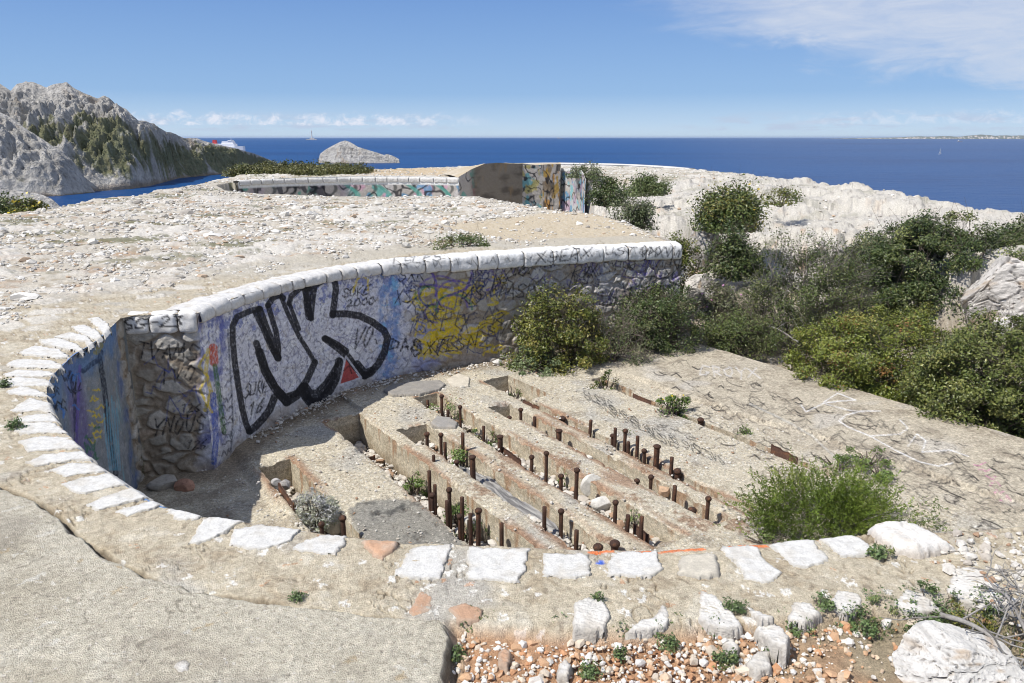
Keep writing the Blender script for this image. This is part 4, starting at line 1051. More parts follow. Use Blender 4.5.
def build_floor():
    a = np.arange(-9.6, -0.2, 0.018); b = np.arange(0.2, 8.95, 0.014)
    ex = []; ea = []
    for b0, b1, a0, _ in SLOTS: ex += [b0 - .0005, b0 + .0005, b1 - .0005, b1 + .0005]; ea += [a0 - .0005, a0 + .0005]
    for b0, b1, a0, a1, _ in POCKETS: ex += [b0 - .0005, b0 + .0005, b1 - .0005, b1 + .0005]; ea += [a0 - .0005, a0 + .0005, a1 - .0005, a1 + .0005]
    ea += [END_A - .0005, END_A + .0005]
    a = np.unique(np.concatenate([a, ea])); b = np.unique(np.concatenate([b, ex]))
    A, B = np.meshgrid(a, b, indexing='ij')
    dep = slot_depth(A, B)
    # wobble the slot edges a little so that no arris is ruler-straight
    wob = 0.016 * fbm(A * 3, B * .6, 4, 811) + .004 * fbm(A * 14, B * .5, 2, 812)
    Bw = B + wob
    X, Y = xy(A, Bw)
    z = np.full(A.shape, FLOOR_Z)
    n1 = fbm(X * 3, Y * 3, 4, 820); n2 = fbm(X * 16, Y * 16, 4, 821); n3 = fbm(X * 50, Y * 50, 2, 822)
    de = np.full(A.shape, 9.0)
    for b0, b1, a0, d_ in SLOTS:
        if d_ < .2: continue
        dd = np.where((A > a0) & (A < END_A), np.minimum(np.abs(B - b0), np.abs(B - b1)), np.where(A <= a0, np.hypot(np.clip(np.maximum(b0 - B, B - b1), 0, None), a0 - A), 9))
        de = np.minimum(de, dd)
    right = sst(B, 6.55, 7.1)
    chip = (1 - sst(de, 0, .07)) * sst(fbm(A * 7, B * 7, 4, 823), -.05, .4)
    top = z + .012 * n1 + (.0075 * n2 + .005 * n3) * (1 - .55 * right) - .035 * chip - 0.008 * (1 - sst(de, 0, .02))
    # beams stand a little proud of each other; the slab at the right is a step higher
    top = top + .012 * ((np.digitize(B, [2.0, 3.0, 3.6, 4.2, 4.85, 5.2, 6.45]) * 7 % 5) / 4 - .5) + .05 * sst(B + .25 * fbm(A * 1.2, B * 1.2, 3, 830) - .10 * (A + 5), 7.05, 7.12)
    left = 1 - sst(B, 1.6, 1.75)
    top = top - .06 * left - .05 * sst(-A, 8.1, 8.6) * (B < 3.3)
    bot = FLOOR_Z - dep + .05 * fbm(X * 5, Y * 5, 3, 840) + .03 * n2 + np.where(dep > .2, .08 * sst(fbm(A * .9, B * 3, 3, 841), .05, .5), 0) + .18 * sst(A, END_A - .5, END_A)
    Z = np.where(dep > 0, bot, top)
    o = np.ones(A.shape + (1,))
    C = o * np.array([0.54, 0.485, 0.375])
    C = mixc(C, (0.36, 0.305, 0.22), sst(n2 + .6 * n1, 0, .5) * .8)
    C = mixc(C, (.40, .385, .35), sst(fbm(X * 1.3 + 9, Y * 1.3, 4, 826), .08, .4) * .75)
    C = mixc(C, (.22, .19, .15), sst(fbm(X * 2.4, Y * 2.4 + 7, 4, 827), .22, .5) * .6)
    C = mixc(C, (.25, .205, .15), sst(fbm(X * 30, Y * 30, 3, 824) + .5 * n1, .2, .5) * .7)
    C = mixc(C, (0.61, 0.575, 0.50), sst(n3 + .5 * n2, .1, .6) * .7)
    v1, v2, vc = voro(X * 26, Y * 26, 850)
    v1 = v1 + .25 * fbm(X * 70, Y * 70, 2, 4)
    C = mixc(C, (.66, .64, .58), (1 - sst(v1, .14, .3)) * ((vc % 9) < 2) * (1 - .8 * right))
    C = mixc(C, (.30, .26, .21), (1 - sst(v1, .14, .26)) * ((vc % 19) == 3) * .8)
    rs = mixc(o * np.array([.49, .435, .34]), (.33, .285, .22), sst(n1 + .5 * n2, -.05, .4))
    rs = mixc(rs, (.26, .225, .18), sst(fbm(X * 8, Y * 8, 4, 825), .15, .45) * .6)
    C = mixc(C, rs, right * .8)
    rust = (1 - sst(de + .03 * n2, .02, .12)) * sst(fbm(A * .8, B * 4, 4, 852) + .16 * (B > 3.2) * (A > -7), .0, .35)
    C = mixc(C, (.31, .19, .12), rust * .9)
    rustl = sst(np.exp(-((B - 4.88) / .05) ** 2) * 0 + fbm(A * .7, B * 2.2, 3, 853), .18, .42) * (B > 4.3) * (B < 5.2) * sst(A, -7, -6) * (dep == 0)
    C = mixc(C, (.33, .22, .15), rustl * .85)
    rt = sst(fbm(A * 1.1 + 7, B * 2.6, 5, 857) + .35 * n2, .12, .34) * (B > 3.2) * (B < 5.2) * sst(A, -6.9, -5.9) * (dep == 0)
    C = mixc(C, mixc(o * np.array([.25, .155, .10]), (.40, .30, .21), sst(n3, 0, .5)), rt * .85)
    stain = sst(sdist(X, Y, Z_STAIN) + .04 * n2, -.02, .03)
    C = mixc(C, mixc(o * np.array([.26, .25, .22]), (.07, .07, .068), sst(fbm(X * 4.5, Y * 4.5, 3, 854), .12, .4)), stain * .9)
    s1, s2, _ = voro(X * 3 + .3 * n2, Y * 3, 855)
    k1, k2, _ = voro(X * 1.1 + .25 * n2, Y * 1.1, 856)
    crk = np.maximum((1 - sst(s2 - s1, 0, .03)) * stain, (1 - sst(k2 - k1, 0, .012)) * .45 * (1 - stain))
    C = mixc(C, (.10, .085, .07), crk * .8)
    Z = Z - .012 * crk * (dep == 0)
    # browner, darker floor along the foot of the far wall
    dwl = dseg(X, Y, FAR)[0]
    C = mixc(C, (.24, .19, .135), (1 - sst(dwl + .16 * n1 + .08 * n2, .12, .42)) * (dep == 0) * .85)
    C = mixc(C, (.33, .28, .215), left * sst(n1, -.3, .4) * .8)
    # slot walls and bottoms: smooth shuttered concrete, patchy darker brown below
    wl = np.where(dep > 0, 1.0, 0.0)
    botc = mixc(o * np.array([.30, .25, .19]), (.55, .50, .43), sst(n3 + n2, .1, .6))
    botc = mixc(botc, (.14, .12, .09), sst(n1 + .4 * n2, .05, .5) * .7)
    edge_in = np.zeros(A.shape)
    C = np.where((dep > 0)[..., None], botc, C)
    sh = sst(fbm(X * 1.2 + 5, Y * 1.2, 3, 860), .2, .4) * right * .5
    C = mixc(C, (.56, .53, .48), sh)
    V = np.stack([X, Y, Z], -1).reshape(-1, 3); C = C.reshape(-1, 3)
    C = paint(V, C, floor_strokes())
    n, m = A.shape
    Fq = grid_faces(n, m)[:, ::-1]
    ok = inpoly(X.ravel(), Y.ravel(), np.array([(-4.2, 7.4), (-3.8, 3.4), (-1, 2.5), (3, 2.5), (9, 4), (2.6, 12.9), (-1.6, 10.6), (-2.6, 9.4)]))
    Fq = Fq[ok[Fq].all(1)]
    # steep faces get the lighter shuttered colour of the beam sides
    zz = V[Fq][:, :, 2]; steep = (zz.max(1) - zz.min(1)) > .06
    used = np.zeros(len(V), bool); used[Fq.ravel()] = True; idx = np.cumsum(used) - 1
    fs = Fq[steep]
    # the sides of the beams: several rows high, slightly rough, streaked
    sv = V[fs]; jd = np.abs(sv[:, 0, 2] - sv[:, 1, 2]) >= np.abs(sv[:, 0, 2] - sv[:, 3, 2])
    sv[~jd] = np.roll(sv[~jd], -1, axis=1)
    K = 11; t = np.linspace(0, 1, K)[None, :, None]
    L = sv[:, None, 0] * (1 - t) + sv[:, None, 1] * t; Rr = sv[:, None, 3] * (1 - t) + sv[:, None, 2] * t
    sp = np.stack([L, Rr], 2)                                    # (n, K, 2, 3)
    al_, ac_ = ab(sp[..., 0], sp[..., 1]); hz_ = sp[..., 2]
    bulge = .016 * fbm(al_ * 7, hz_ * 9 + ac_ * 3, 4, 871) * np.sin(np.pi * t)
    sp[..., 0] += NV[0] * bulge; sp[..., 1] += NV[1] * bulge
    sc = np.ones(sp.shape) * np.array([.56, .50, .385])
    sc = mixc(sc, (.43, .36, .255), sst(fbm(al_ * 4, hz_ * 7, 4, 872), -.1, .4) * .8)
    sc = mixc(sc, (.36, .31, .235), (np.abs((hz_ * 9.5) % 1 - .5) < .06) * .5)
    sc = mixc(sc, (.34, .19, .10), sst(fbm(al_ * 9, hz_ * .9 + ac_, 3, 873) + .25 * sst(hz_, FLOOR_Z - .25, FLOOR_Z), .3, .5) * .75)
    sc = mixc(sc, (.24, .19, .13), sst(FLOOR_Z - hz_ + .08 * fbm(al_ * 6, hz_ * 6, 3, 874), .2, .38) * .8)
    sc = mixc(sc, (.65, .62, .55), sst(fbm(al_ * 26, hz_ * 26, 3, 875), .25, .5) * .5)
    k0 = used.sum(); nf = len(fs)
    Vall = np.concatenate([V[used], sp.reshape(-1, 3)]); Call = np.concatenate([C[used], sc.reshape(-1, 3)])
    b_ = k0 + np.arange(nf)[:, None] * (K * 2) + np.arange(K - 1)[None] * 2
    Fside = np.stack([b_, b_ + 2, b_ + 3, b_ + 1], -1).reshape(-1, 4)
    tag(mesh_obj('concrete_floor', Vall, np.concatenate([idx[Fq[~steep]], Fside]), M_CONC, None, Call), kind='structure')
    # outer skirt of the slab on its open side
    aa = np.linspace(-8.9, -.4, 200); hh = np.array([0, -.15, -.3, -.6])
    X, Y = xy(aa, 8.93 + .02 * fbm(aa * 2, aa * 0, 3, 5))
    V = np.stack([np.repeat(X[:, None], 4, 1), np.repeat(Y[:, None], 4, 1), FLOOR_Z + .04 + np.repeat(hh[None], 200, 0)], -1).reshape(-1, 3)
    tag(mesh_obj('concrete_floor', V, grid_faces(200, 4), M_CONC, None, np.tile(np.array([.42, .37, .29]), (len(V), 1))), kind='structure')


build_floor()
# ------------------------------------------------------------------ small solids
def ico(sub=1):
    t = (1 + 5 ** .5) / 2
    V = np.array([(-1, t, 0), (1, t, 0), (-1, -t, 0), (1, -t, 0), (0, -1, t), (0, 1, t), (0, -1, -t), (0, 1, -t), (t, 0, -1), (t, 0, 1), (-t, 0, -1), (-t, 0, 1)], float)
    V /= np.linalg.norm(V[0])
    Fc = [(0, 11, 5), (0, 5, 1), (0, 1, 7), (0, 7, 10), (0, 10, 11), (1, 5, 9), (5, 11, 4), (11, 10, 2), (10, 7, 6), (7, 1, 8), (3, 9, 4), (3, 4, 2), (3, 2, 6), (3, 6, 8), (3, 8, 9), (4, 9, 5), (2, 4, 11), (6, 2, 10), (8, 6, 7), (9, 8, 1)]
    for _ in range(sub):
        V = list(map(tuple, V)); mid = {}; out = []
        def m(a, b):
            k = (min(a, b), max(a, b))
            if k not in mid:
                p = np.array(V[a]) + np.array(V[b]); p /= np.linalg.norm(p); mid[k] = len(V); V.append(tuple(p))
            return mid[k]
        for a, b, c in Fc:
            d, e, f = m(a, b), m(b, c), m(c, a); out += [(a, d, f), (b, e, d), (c, f, e), (d, e, f)]
        Fc = out; V = np.array(V)
    return np.array(V), np.array(Fc)


ICO0, ICO1, ICO3, ICO4 = ico(0), ico(1), ico(3), ico(5)


def rot_mats(n, rng):
    q = rng.normal(size=(n, 4)); q /= np.linalg.norm(q, axis=1)[:, None]; w, x, y, z = q.T
    return np.stack([np.stack([1 - 2 * (y * y + z * z), 2 * (x * y - z * w), 2 * (x * z + y * w)], -1), np.stack([2 * (x * y + z * w), 1 - 2 * (x * x + z * z), 2 * (y * z - x * w)], -1), np.stack([2 * (x * z - y * w), 2 * (y * z + x * w), 1 - 2 * (x * x + y * y)], -1)], 1)


def stones(name, P, size, cols, rng, base=ICO0, flat=.6, parent=None, mat=None):
    """Many angular stones as one mesh: P (n,3) resting points, size (n,) radii, cols (n,3)."""
    n = len(P); V0, F0 = base; k = len(V0)
    V = V0[None] * (1 + rng.uniform(-.28, .28, (n, k, 1)))
    V = V * rng.uniform(.6, 1.25, (n, 1, 3))
    V = np.einsum('nij,nkj->nki', rot_mats(n, rng), V)
    V[..., 2] *= flat
    V = V * size[:, None, None]
    V = V + P[:, None, :]; V[..., 2] += (size * flat * .35)[:, None]
    Fc = (F0[None] + (np.arange(n) * k)[:, None, None]).reshape(-1, 3)
    C = np.repeat(cols[:, None, :], k, 1) * rng.uniform(.93, 1.07, (n, k, 1))
    return mesh_obj(name, V.reshape(-1, 3), Fc, mat or M_PEBBLE, parent, C.reshape(-1, 3), smooth=False)


def tube(P, r0, r1, sides=6):
    """Verts and quads of a tapered tube along points P."""
    P = np.asarray(P, float); n = len(P); T = np.gradient(P, axis=0); T /= np.linalg.norm(T, axis=1)[:, None] + 1e-9
    ref = np.where(np.abs(T[:, 2:3]) > .9, np.array([[1., 0, 0]]), np.array([[0, 0, 1.]]))
    A = np.cross(T, ref); A /= np.linalg.norm(A, axis=1)[:, None] + 1e-9; B = np.cross(T, A)
    ang = np.arange(sides) * 2 * np.pi / sides; r = np.linspace(r0, r1, n)[:, None, None]
    V = P[:, None] + r * (np.cos(ang)[None, :, None] * A[:, None] + np.sin(ang)[None, :, None] * B[:, None])
    i = np.arange(n - 1)[:, None] * sides + np.arange(sides)[None]; j = np.arange(n - 1)[:, None] * sides + (np.arange(sides)[None] + 1) % sides
    return V.reshape(-1, 3), np.stack([i, j, j + sides, i + sides], -1).reshape(-1, 4)


def merge(parts):
    Vs, Fs, k = [], [], 0
    for v, f in parts: Vs.append(v); Fs.append(np.asarray(f) + k); k += len(v)
    return np.concatenate(Vs), np.concatenate(Fs)


# ------------------------------------------------------------------ rusty anchor bolts
def lathe(prof, sides=12):
    ang = np.arange(sides) * 2 * np.pi / sides; pr = np.array(prof); n = len(pr)
    V = np.stack([pr[:, 0:1] * np.cos(ang), pr[:, 0:1] * np.sin(ang), np.repeat(pr[:, 1:2], sides, 1)], -1).reshape(-1, 3)
    i = np.arange(n - 1)[:, None] * sides + np.arange(sides)[None]; j = np.arange(n - 1)[:, None] * sides + (np.arange(sides)[None] + 1) % sides
    return V, np.stack([i, j, j + sides, i + sides], -1).reshape(-1, 4)


def rust_col(V, seed, dark=1.0):
    t = fbm(V[:, 0] * 60 + V[:, 1] * 20, V[:, 2] * 30, 3, seed)
    return mixc(np.ones((len(V), 1)) * np.array([.062, .035, .026]), (.15, .068, .036), sst(t, 0, .5)) * dark


BOLTS = [  # picture x, top y, foot y, kind, slot
    (441.5, 396, 414.5, 'h', 3), (427.5, 400, 410, 's', 3), (447.7, 410, 416, 's', 3), (460.8, 407, 426, 'h', 3), (484, 426.4, 441, 's', 3), (500.4, 436.5, 451.5, 't', 3), (532, 457.5, 467, 'h', 3), (546, 452.8, 473.4, 'h', 3),
    (561.4, 476, 485, 'h', 3), (575.7, 470.7, 493, 'h', 3), (615, 502.4, 519.4, 'h', 3), (641.4, 516.4, 534.4, 's', 3), (627, 515, 531, 's', 3),
    (426.6, 434, 446, 'h', 2), (441, 435, 456, 'h', 2), (445.4, 442.6, 458.4, 's', 2), (462.6, 433, 444, 's', 2), (457, 462, 468, 'h', 2), (473.7, 457, 477.8, 't', 2), (544.4, 507, 523, 's', 2), (538.5, 529, 537, 'h', 2), (561.4, 511, 521, 'h', 2), (576, 530, 544, 's', 2), (597, 547, 555, 'c', 2), (615.2, 544, 552, 'c', 2),
    (433.6, 455, 462, 's', 9), (430, 471, 496, 's', 1), (434.5, 485, 497, 's', 1), (433, 495, 507, 'h', 1), (450, 490, 507, 'h', 1), (448.5, 501, 520, 's', 1), (462, 497, 518.5, 's', 1), (460, 516.4, 531.7, 'h', 1), (471, 513, 538, 's', 1), (477.5, 509.8, 534.4, 'h', 1), (501.8, 523.5, 549.8, 's', 1),
    (509.5, 417.6, 430, 'h', 4), (521.5, 409.6, 428.5, 'h', 4), (535.5, 417, 434, 's', 4), (545, 435.6, 441, 'c', 4), (559, 431, 447, 't', 4), (637, 481, 489, 'h', 4), (650.2, 476.7, 495.7, 'h', 4), (674, 485.7, 506.2, 's', 4), (692, 510, 518, 'c', 4), (707, 499, 523, 'h', 4), (709, 544, 551, 'c', 4), (663, 502, 509, 's', 4),
    (589.7, 420, 434, 's', 5), (563, 418.5, 423, 'c', 5), (612, 435.6, 442, 'h', 5), (615.2, 428, 444.4, 's', 5), (624.4, 431, 448, 'h', 5), (628, 442, 451, 's', 5), (637, 436, 453, 's', 5), (644.6, 450.5, 457, 'h', 5), (656, 446, 463.7, 't', 5), (671, 457.5, 470.7, 's', 5), (677, 471, 478, 'c', 5), (700, 420, 427, 'c', 6),
    (322, 524, 540, 'h', 0), (345, 518, 538, 'h', 0),
]
SLOTNAME = {0: 'leftmost slot, beside the silvery shrub', 1: 'wide slot left of the narrow rusty beam', 2: 'slot with the grey plastic sheet', 3: 'slot right of the grey plastic sheet', 4: 'fourth long slot, holding white stones', 5: 'thin crack-like slot on the right', 6: 'weedy shallow slot at the right', 9: 'beam'}
KIND = {'h': 'mushroom-headed bolt', 's': 'headless stud', 't': 'thick capped bolt', 'c': 'domed bolt head'}
SLOTB = {0: (1.8, 2.08), 1: (2.84, 3.2), 2: (3.48, 3.74), 3: (4.06, 4.35), 4: (4.77, 4.95), 5: (5.16, 5.24), 6: (6.41, 6.5), 9: (3.2, 3.45)}
NTH = ['first', 'second', 'third', 'fourth', 'fifth', 'sixth', 'seventh', 'eighth', 'ninth', 'tenth', 'eleventh', 'twelfth', 'thirteenth']


def solve_bolt(bx, yt, yf, k):
    b0, b1 = SLOTB[k]
    X, Y, _ = px(bx, yf, FLOOR_Z); _, b = ab(X, Y); b = min(max(b, b0 + .03), b1 - .03) if b1 - b0 > .1 else (b0 + b1) / 2
    lo, hi = -9.5, -2.5
    for _ in range(50):
        mid = (lo + hi) / 2; x, y = xy(mid, b)
        if proj(x, y, FLOOR_Z)[0] < bx: lo = mid
        else: hi = mid
    x, y = xy((lo + hi) / 2, b)
    zs = np.linspace(-2.1, -1.2, 400); yy = proj(x, y, zs)[1]
    zt = np.interp(-yt, -yy, zs); zf = np.interp(-yf, -yy, zs)
    return (lo + hi) / 2, x, y, zt, zf


def build_bolts():
    rows = {}
    for bx, yt, yf, kd, k in BOLTS:
        a, x, y, zt, zf = solve_bolt(bx, yt, yf, k); rows.setdefault((k, kd), []).append((a, x, y, zt, zf))
    sd = 0
    for (k, kd), L in rows.items():
        L.sort(); n = len(L)
        for i, (a, x, y, zt, zf) in enumerate(L):
            sd += 1
            zb = FLOOR_Z - (.45 if k in (0, 1, 2, 3, 4) else .12)
            zc = float(np.hypot(x, y))
            wher = f'in the {SLOTNAME[k]}' if k != 9 else 'standing on top of the narrow rusty beam'
            ordn = '' if n == 1 else f', {NTH[i]} from far wall'
            lab = f'{KIND[kd]} {wher}{ordn}'
            t = thing('anchor_bolt', lab, 'bolt', (x, y, zb), 'rusty anchor bolts in the floor slots')
            r = {'h': .0185, 's': .019, 't': .031, 'c': .028}[kd] * (1 + .15 * pn(sd * 1.7, .3))
            top = max(zt, zb + .06) - zb
            jx, jy = .022 * pn(sd * .77, 1.1), .022 * pn(sd * .57, 4.1)
            hs = np.linspace(0, top, 10)
            V, Fc = lathe([(0, 0)] + [(r * (1 + .08 * pn(h * 30, sd * 3.3)), h) for h in hs] + [(r * .6, top + .004), (0, top + .005)])
            V[:, 0] += jx * V[:, 2] / max(top, .1); V[:, 1] += jy * V[:, 2] / max(top, .1)
            o = mesh_obj('shaft', V, Fc, M_RUST, None, rust_col(V, sd)); o.parent = t
            if kd != 's':
                hr = r * {'h': 1.65, 't': 1.35, 'c': 1.5}[kd]; hh = {'h': .035, 't': .03, 'c': .045}[kd]
                V, Fc = lathe([(0, top - hh * .55), (hr * .82, top - hh * .5), (hr, top - hh * .1), (hr * .93, top + hh * .25), (hr * .6, top + hh * .55), (0, top + hh * .62)], 14)
                V[:, :2] *= 1 + .05 * pn(V[:, :1] * 60 + sd, V[:, 1:2] * 60); V[:, 0] += jx; V[:, 1] += jy
                V[:, 2] = V[:, 2] * 1 + 0
                o = mesh_obj('head', V, Fc, M_RUST, None, rust_col(V, sd + 3, .9)); o.parent = t


build_bolts()


def plate(label, p0, p1, z0, z1, thick=.012, name='steel_plate', seed=1, holes=False):
    """A rusty upright plate between two plan points."""
    p0 = np.array(p0); p1 = np.array(p1); d = p1 - p0; L = np.hypot(*d); d = d / L; nrm = np.array([d[1], -d[0]])
    k = max(8, int(L / .012)); m = max(6, int((z1 - z0) / .012)); s = np.linspace(0, L, k); z = np.linspace(z0, z1, m)
    S, Z = np.meshgrid(s, z, indexing='ij')
    jag = .02 * fbm(S * 14, Z * 0 + seed, 3, seed); Zt = Z + jag * (Z - z0) / (z1 - z0)
    off = .004 * fbm(S * 20, Z * 20, 3, seed + 2)
    vs = []
    for sg in (1, -1):
        o_ = off + sg * thick / 2
        vs.append(np.stack([p0[0] + d[0] * S + nrm[0] * o_, p0[1] + d[1] * S + nrm[1] * o_, Zt], -1).reshape(-1, 3))
    f = grid_faces(k, m); n0 = k * m
    rim = np.concatenate([np.arange(m) , np.arange(1, k) * m + m - 1, (np.arange(m - 2, -1, -1) + (k - 1) * m), np.arange(k - 2, 0, -1) * m])
    r2 = np.roll(rim, -1)
    side = np.stack([rim, r2, r2 + n0, rim + n0], -1)
    V = np.concatenate(vs); Fc = np.concatenate([f, f[:, ::-1] + n0, side])
    t = fbm(V[:, 0] * 12, V[:, 2] * 14 + V[:, 1] * 5, 3, seed); C = mixc(np.ones((len(V), 1)) * np.array([.10, .055, .04]), (.24, .11, .055), sst(t, 0, .5))
    return tag(mesh_obj(name, V, Fc, M_RUST, None, C), label, 'steel plate', 'rusty steel pieces in the floor slots')


for lab, P0, P1, zt, h, nm in (('rusty plate with a notched top, in the pocket below the wall bushes', (523, 402), (539, 409), -1.57, .25, 'steel_plate'), ('rusty brown plate leaning behind the thick bolt of a middle slot', (503, 447), (521, 460), -1.60, .25, 'steel_plate'),
                           ('short rusty plate low in the slot near the white painted rim', (634, 521), (649, 533), -1.62, .25, 'steel_plate'), ('dark rusty bar edge showing beside the yellow flowered weed', (633, 397), (651, 405), -1.55, .16, 'steel_bar'), ('dark rusty bar edge showing beyond the juniper bush', (771, 451), (797, 465), -1.52, .2, 'steel_bar'),
                           ('narrow rusty bar along the slot of the silvery shrub', (279, 487), (294, 509), -1.55, .22, 'steel_bar'), ('rusty bar across the dark hole below the big letters', (352, 448), (374, 440), -1.78, .06, 'steel_bar')):
    a0 = px(*P0, FLOOR_Z)[:2]; a1 = px(*P1, FLOOR_Z)[:2]
    plate(lab, a0, a1, zt - h, zt, name=nm, seed=len(lab))


def sheet():
    """crumpled grey plastic lying along a slot"""
    a = np.linspace(-6.45, -4.7, 120); w = np.linspace(-1, 1, 22)
    A, Wd = np.meshgrid(a, w, indexing='ij')
    wid = .085 * sst(A, -6.5, -6.2) * (1 - sst(A, -4.9, -4.65)) + .02
    B = 3.61 + .03 * np.sin(A * 5) + Wd * wid
    X, Y = xy(A, B)
    Z = -1.76 + .035 * (1 - Wd ** 2) + .035 * fbm(A * 5, Wd * 2.5, 4, 77) + .02 * ridged(A * 2.5, Wd * 3, 2, 78) + .05 * sst(A, -6.2, -5.2) * (1 - sst(A, -5.2, -4.7))
    V = np.stack([X, Y, Z], -1).reshape(-1, 3)
    V2 = V - np.array([0, 0, .006]); n = len(V); f = grid_faces(120, 22)
    C = mixc(np.ones((n, 1)) * np.array([.13, .125, .12]), (.33, .32, .30), sst(ridged(A * 2, Wd * 3, 3, 79), .2, .8).ravel())
    tag(mesh_obj('plastic_sheet', np.concatenate([V, V2]), np.concatenate([f[:, ::-1], f + n]), M_PAINT, None, np.concatenate([C, C])), 'crumpled grey plastic sheet lying along a floor slot', 'plastic sheet')


sheet()

# ------------------------------------------------------------------ loose flat stones and boulders
FL = FLOOR_Z
ROCKS = [
    ([(572, 634), (573, 605), (588, 599), (606, 604), (611, 618), (605, 632)], 0, .10, 'squarish white rock half sunk at the edge of the orange gravel'), ([(625, 632), (640, 620), (652, 618), (662, 604), (671, 612), (668, 627), (650, 632)], 0, .07, 'curved white rock shaped like a boot above the orange gravel'),
    ([(697, 620), (699, 590), (715, 595), (732, 610), (743, 627), (725, 630), (710, 626)], 0, .06, 'jagged triangular white rock with grey veins at the gravel edge'), ([(740, 600), (755, 610), (774, 624), (760, 628)], 0, .04, 'thin white sliver of rock pointing at the tilted long stone'),
    ([(755, 627), (765, 615), (778, 623), (790, 642), (786, 655), (770, 650)], 0, .10, 'long smooth white stone tilted above a dark hollow'), ([(787, 620), (792, 602), (812, 602), (823, 615), (805, 624)], 0, .06, 'rounded white rock between two green weed clumps'),
    ([(825, 604), (838, 590), (860, 594), (865, 608), (845, 614)], 0, .06, 'white rock right of the round weed clump on the rim'), ([(890, 604), (905, 588), (925, 594), (944, 609), (915, 615)], 0, .05, 'pointed flat white rock above the dark green weed mat'),
    ([(945, 593), (953, 568), (975, 566), (992, 580), (1012, 596), (1015, 605), (985, 607), (960, 602)], 0, .06, 'broad cracked white rock beside the dead branches'), ([(744, 662), (756, 651), (770, 652), (773, 668), (755, 675)], -.02, .06, 'round white rock lying lowest in the orange gravel'),
    ([(407, 613), (419, 591), (435, 590), (433, 610), (416, 618)], 0, .02, 'small flat orange stone beside the end of the concrete path'), ([(446, 609), (465, 603), (485, 610), (481, 623), (458, 622)], 0, .03, 'flat orange brown stone above the weeds at the path end'),
    ([(172, 665), (178, 659), (186, 657), (192, 661), (188, 668), (178, 671)], .037, .004, 'single small flat white stone on the concrete path'), ([(518, 624), (526, 617), (534, 619), (536, 630), (524, 635)], -.02, .05, 'small white cone of stone at the top of the gravel'),
    ([(497, 650), (507, 645), (512, 655), (508, 668), (498, 664)], -.02, .05, 'orange cube of stone standing out of the gravel'), ([(722, 640), (730, 632), (740, 646), (736, 656), (726, 652)], -.03, .05, 'upright white stone left of the tilted long stone'),
    ([(556, 665), (566, 660), (574, 668), (568, 680), (556, 676)], -.03, .04, 'pale yellowish stone low in the gravel'),
]
for i, (p, z, h, lab) in enumerate(ROCKS):
    orange = 'orange' in lab and 'gravel' not in lab.split('orange')[0] and 'orange gravel' not in lab
    o = slab_stone('rock', pxl(p, z), z - .01, h * (.26 if h > .04 else .6 if h > .015 else 1), M_ROCK if not orange else M_STONE, None, (.63, .61, .57) if not orange else (.46, .29, .19), 900 + 11 * i, edge=.010, rough=.007 if h > .03 else .004, facet=.13 if h > .035 else 0, res=.006, dirt=(.46, .41, .34), dirt_amt=.5, wob=.010, sink=.05 if z > -.01 else .03, tilt=(.12, -.25) if 'tilted' in lab else (0, 0))
    tag(o, lab, 'rock', 'pale rocks along the outer edge of the rim')
for i, (p, h, col, lab) in enumerate(((([(383, 392), (392, 386), (420, 383), (440, 382), (446, 386), (440, 391), (420, 396), (392, 397)]), .03, (.27, .255, .235), 'thin broken grey flagstone below the blue end of the lettering'), ([(446, 380), (458, 374), (470, 378), (469, 387), (452, 388)], .012, (.58, .53, .44), 'pale round patch stone beside the grey flagstone'),
                                      ([(430, 424), (437, 417), (450, 419), (458, 424), (456, 429), (438, 429)], .02, (.30, .285, .265), 'grey flat stone wedged between two floor slots'))):
    tag(slab_stone('flagstone', pxl(p, FL), FL + .005, h, M_ROCK, None, col, 1400 + i, edge=.012, rough=.003, res=.01, wob=.012, dirt=(.4, .36, .3)), lab, 'flagstone')


def rock3d(name, label, c, size, scale, col, seed, group=None, cat='rock'):
    V, Fc = ICO3; rr = np.random.default_rng(seed)
    big = size > .3
    if big: V, Fc = ICO4
    P = V.copy()
    for _ in range(16 if big else 9):                         # flatten random facets
        d = rr.normal(size=3); d /= np.linalg.norm(d); k = rr.uniform(.55, .88); t = P @ d
        P = P - np.clip(t - k, 0, None)[:, None] * d * .92
    f1, f2, fc = voro(V[:, 0] * 2.6 + seed + .4 * pn(V[:, 1] * 5, V[:, 2] * 5), V[:, 2] * 2.6 + V[:, 1] * 1.7, seed)
    crk = (1 - sst(f2 - f1, 0, .07)) if big else np.zeros(len(V))
    P = P * (1 + .05 * fbm(V[:, 0] * 4 + seed, V[:, 1] * 4 + V[:, 2] * 3, 3, seed) + (.07 * ((fc % 17) / 17 - .5) - .05 * crk + .03 * fbm(V[:, 0] * 14, V[:, 2] * 14 + V[:, 1] * 9, 4, seed) if big else 0))[:, None] * np.array(scale) * size
    C = mixc(np.ones((len(P), 1)) * np.array(col), np.array(col) * .72, sst(fbm(V[:, 0] * 3, V[:, 2] * 3 + V[:, 1], 3, seed + 1), 0, .5))
    if big:
        C = mixc(C, (.42, .31, .20), sst(fbm(V[:, 0] * 2.2, V[:, 2] * 2.6 + V[:, 1], 4, seed + 2), .12, .4) * .7); C = mixc(C, (.16, .145, .13), crk * .75)
    P = P - np.array([0, 0, P[:, 2].min() * .75])
    o = mesh_obj(name, P, Fc, M_ROCK, None, C, smooth=False); o.location = c
    return tag(o, label, cat, group)


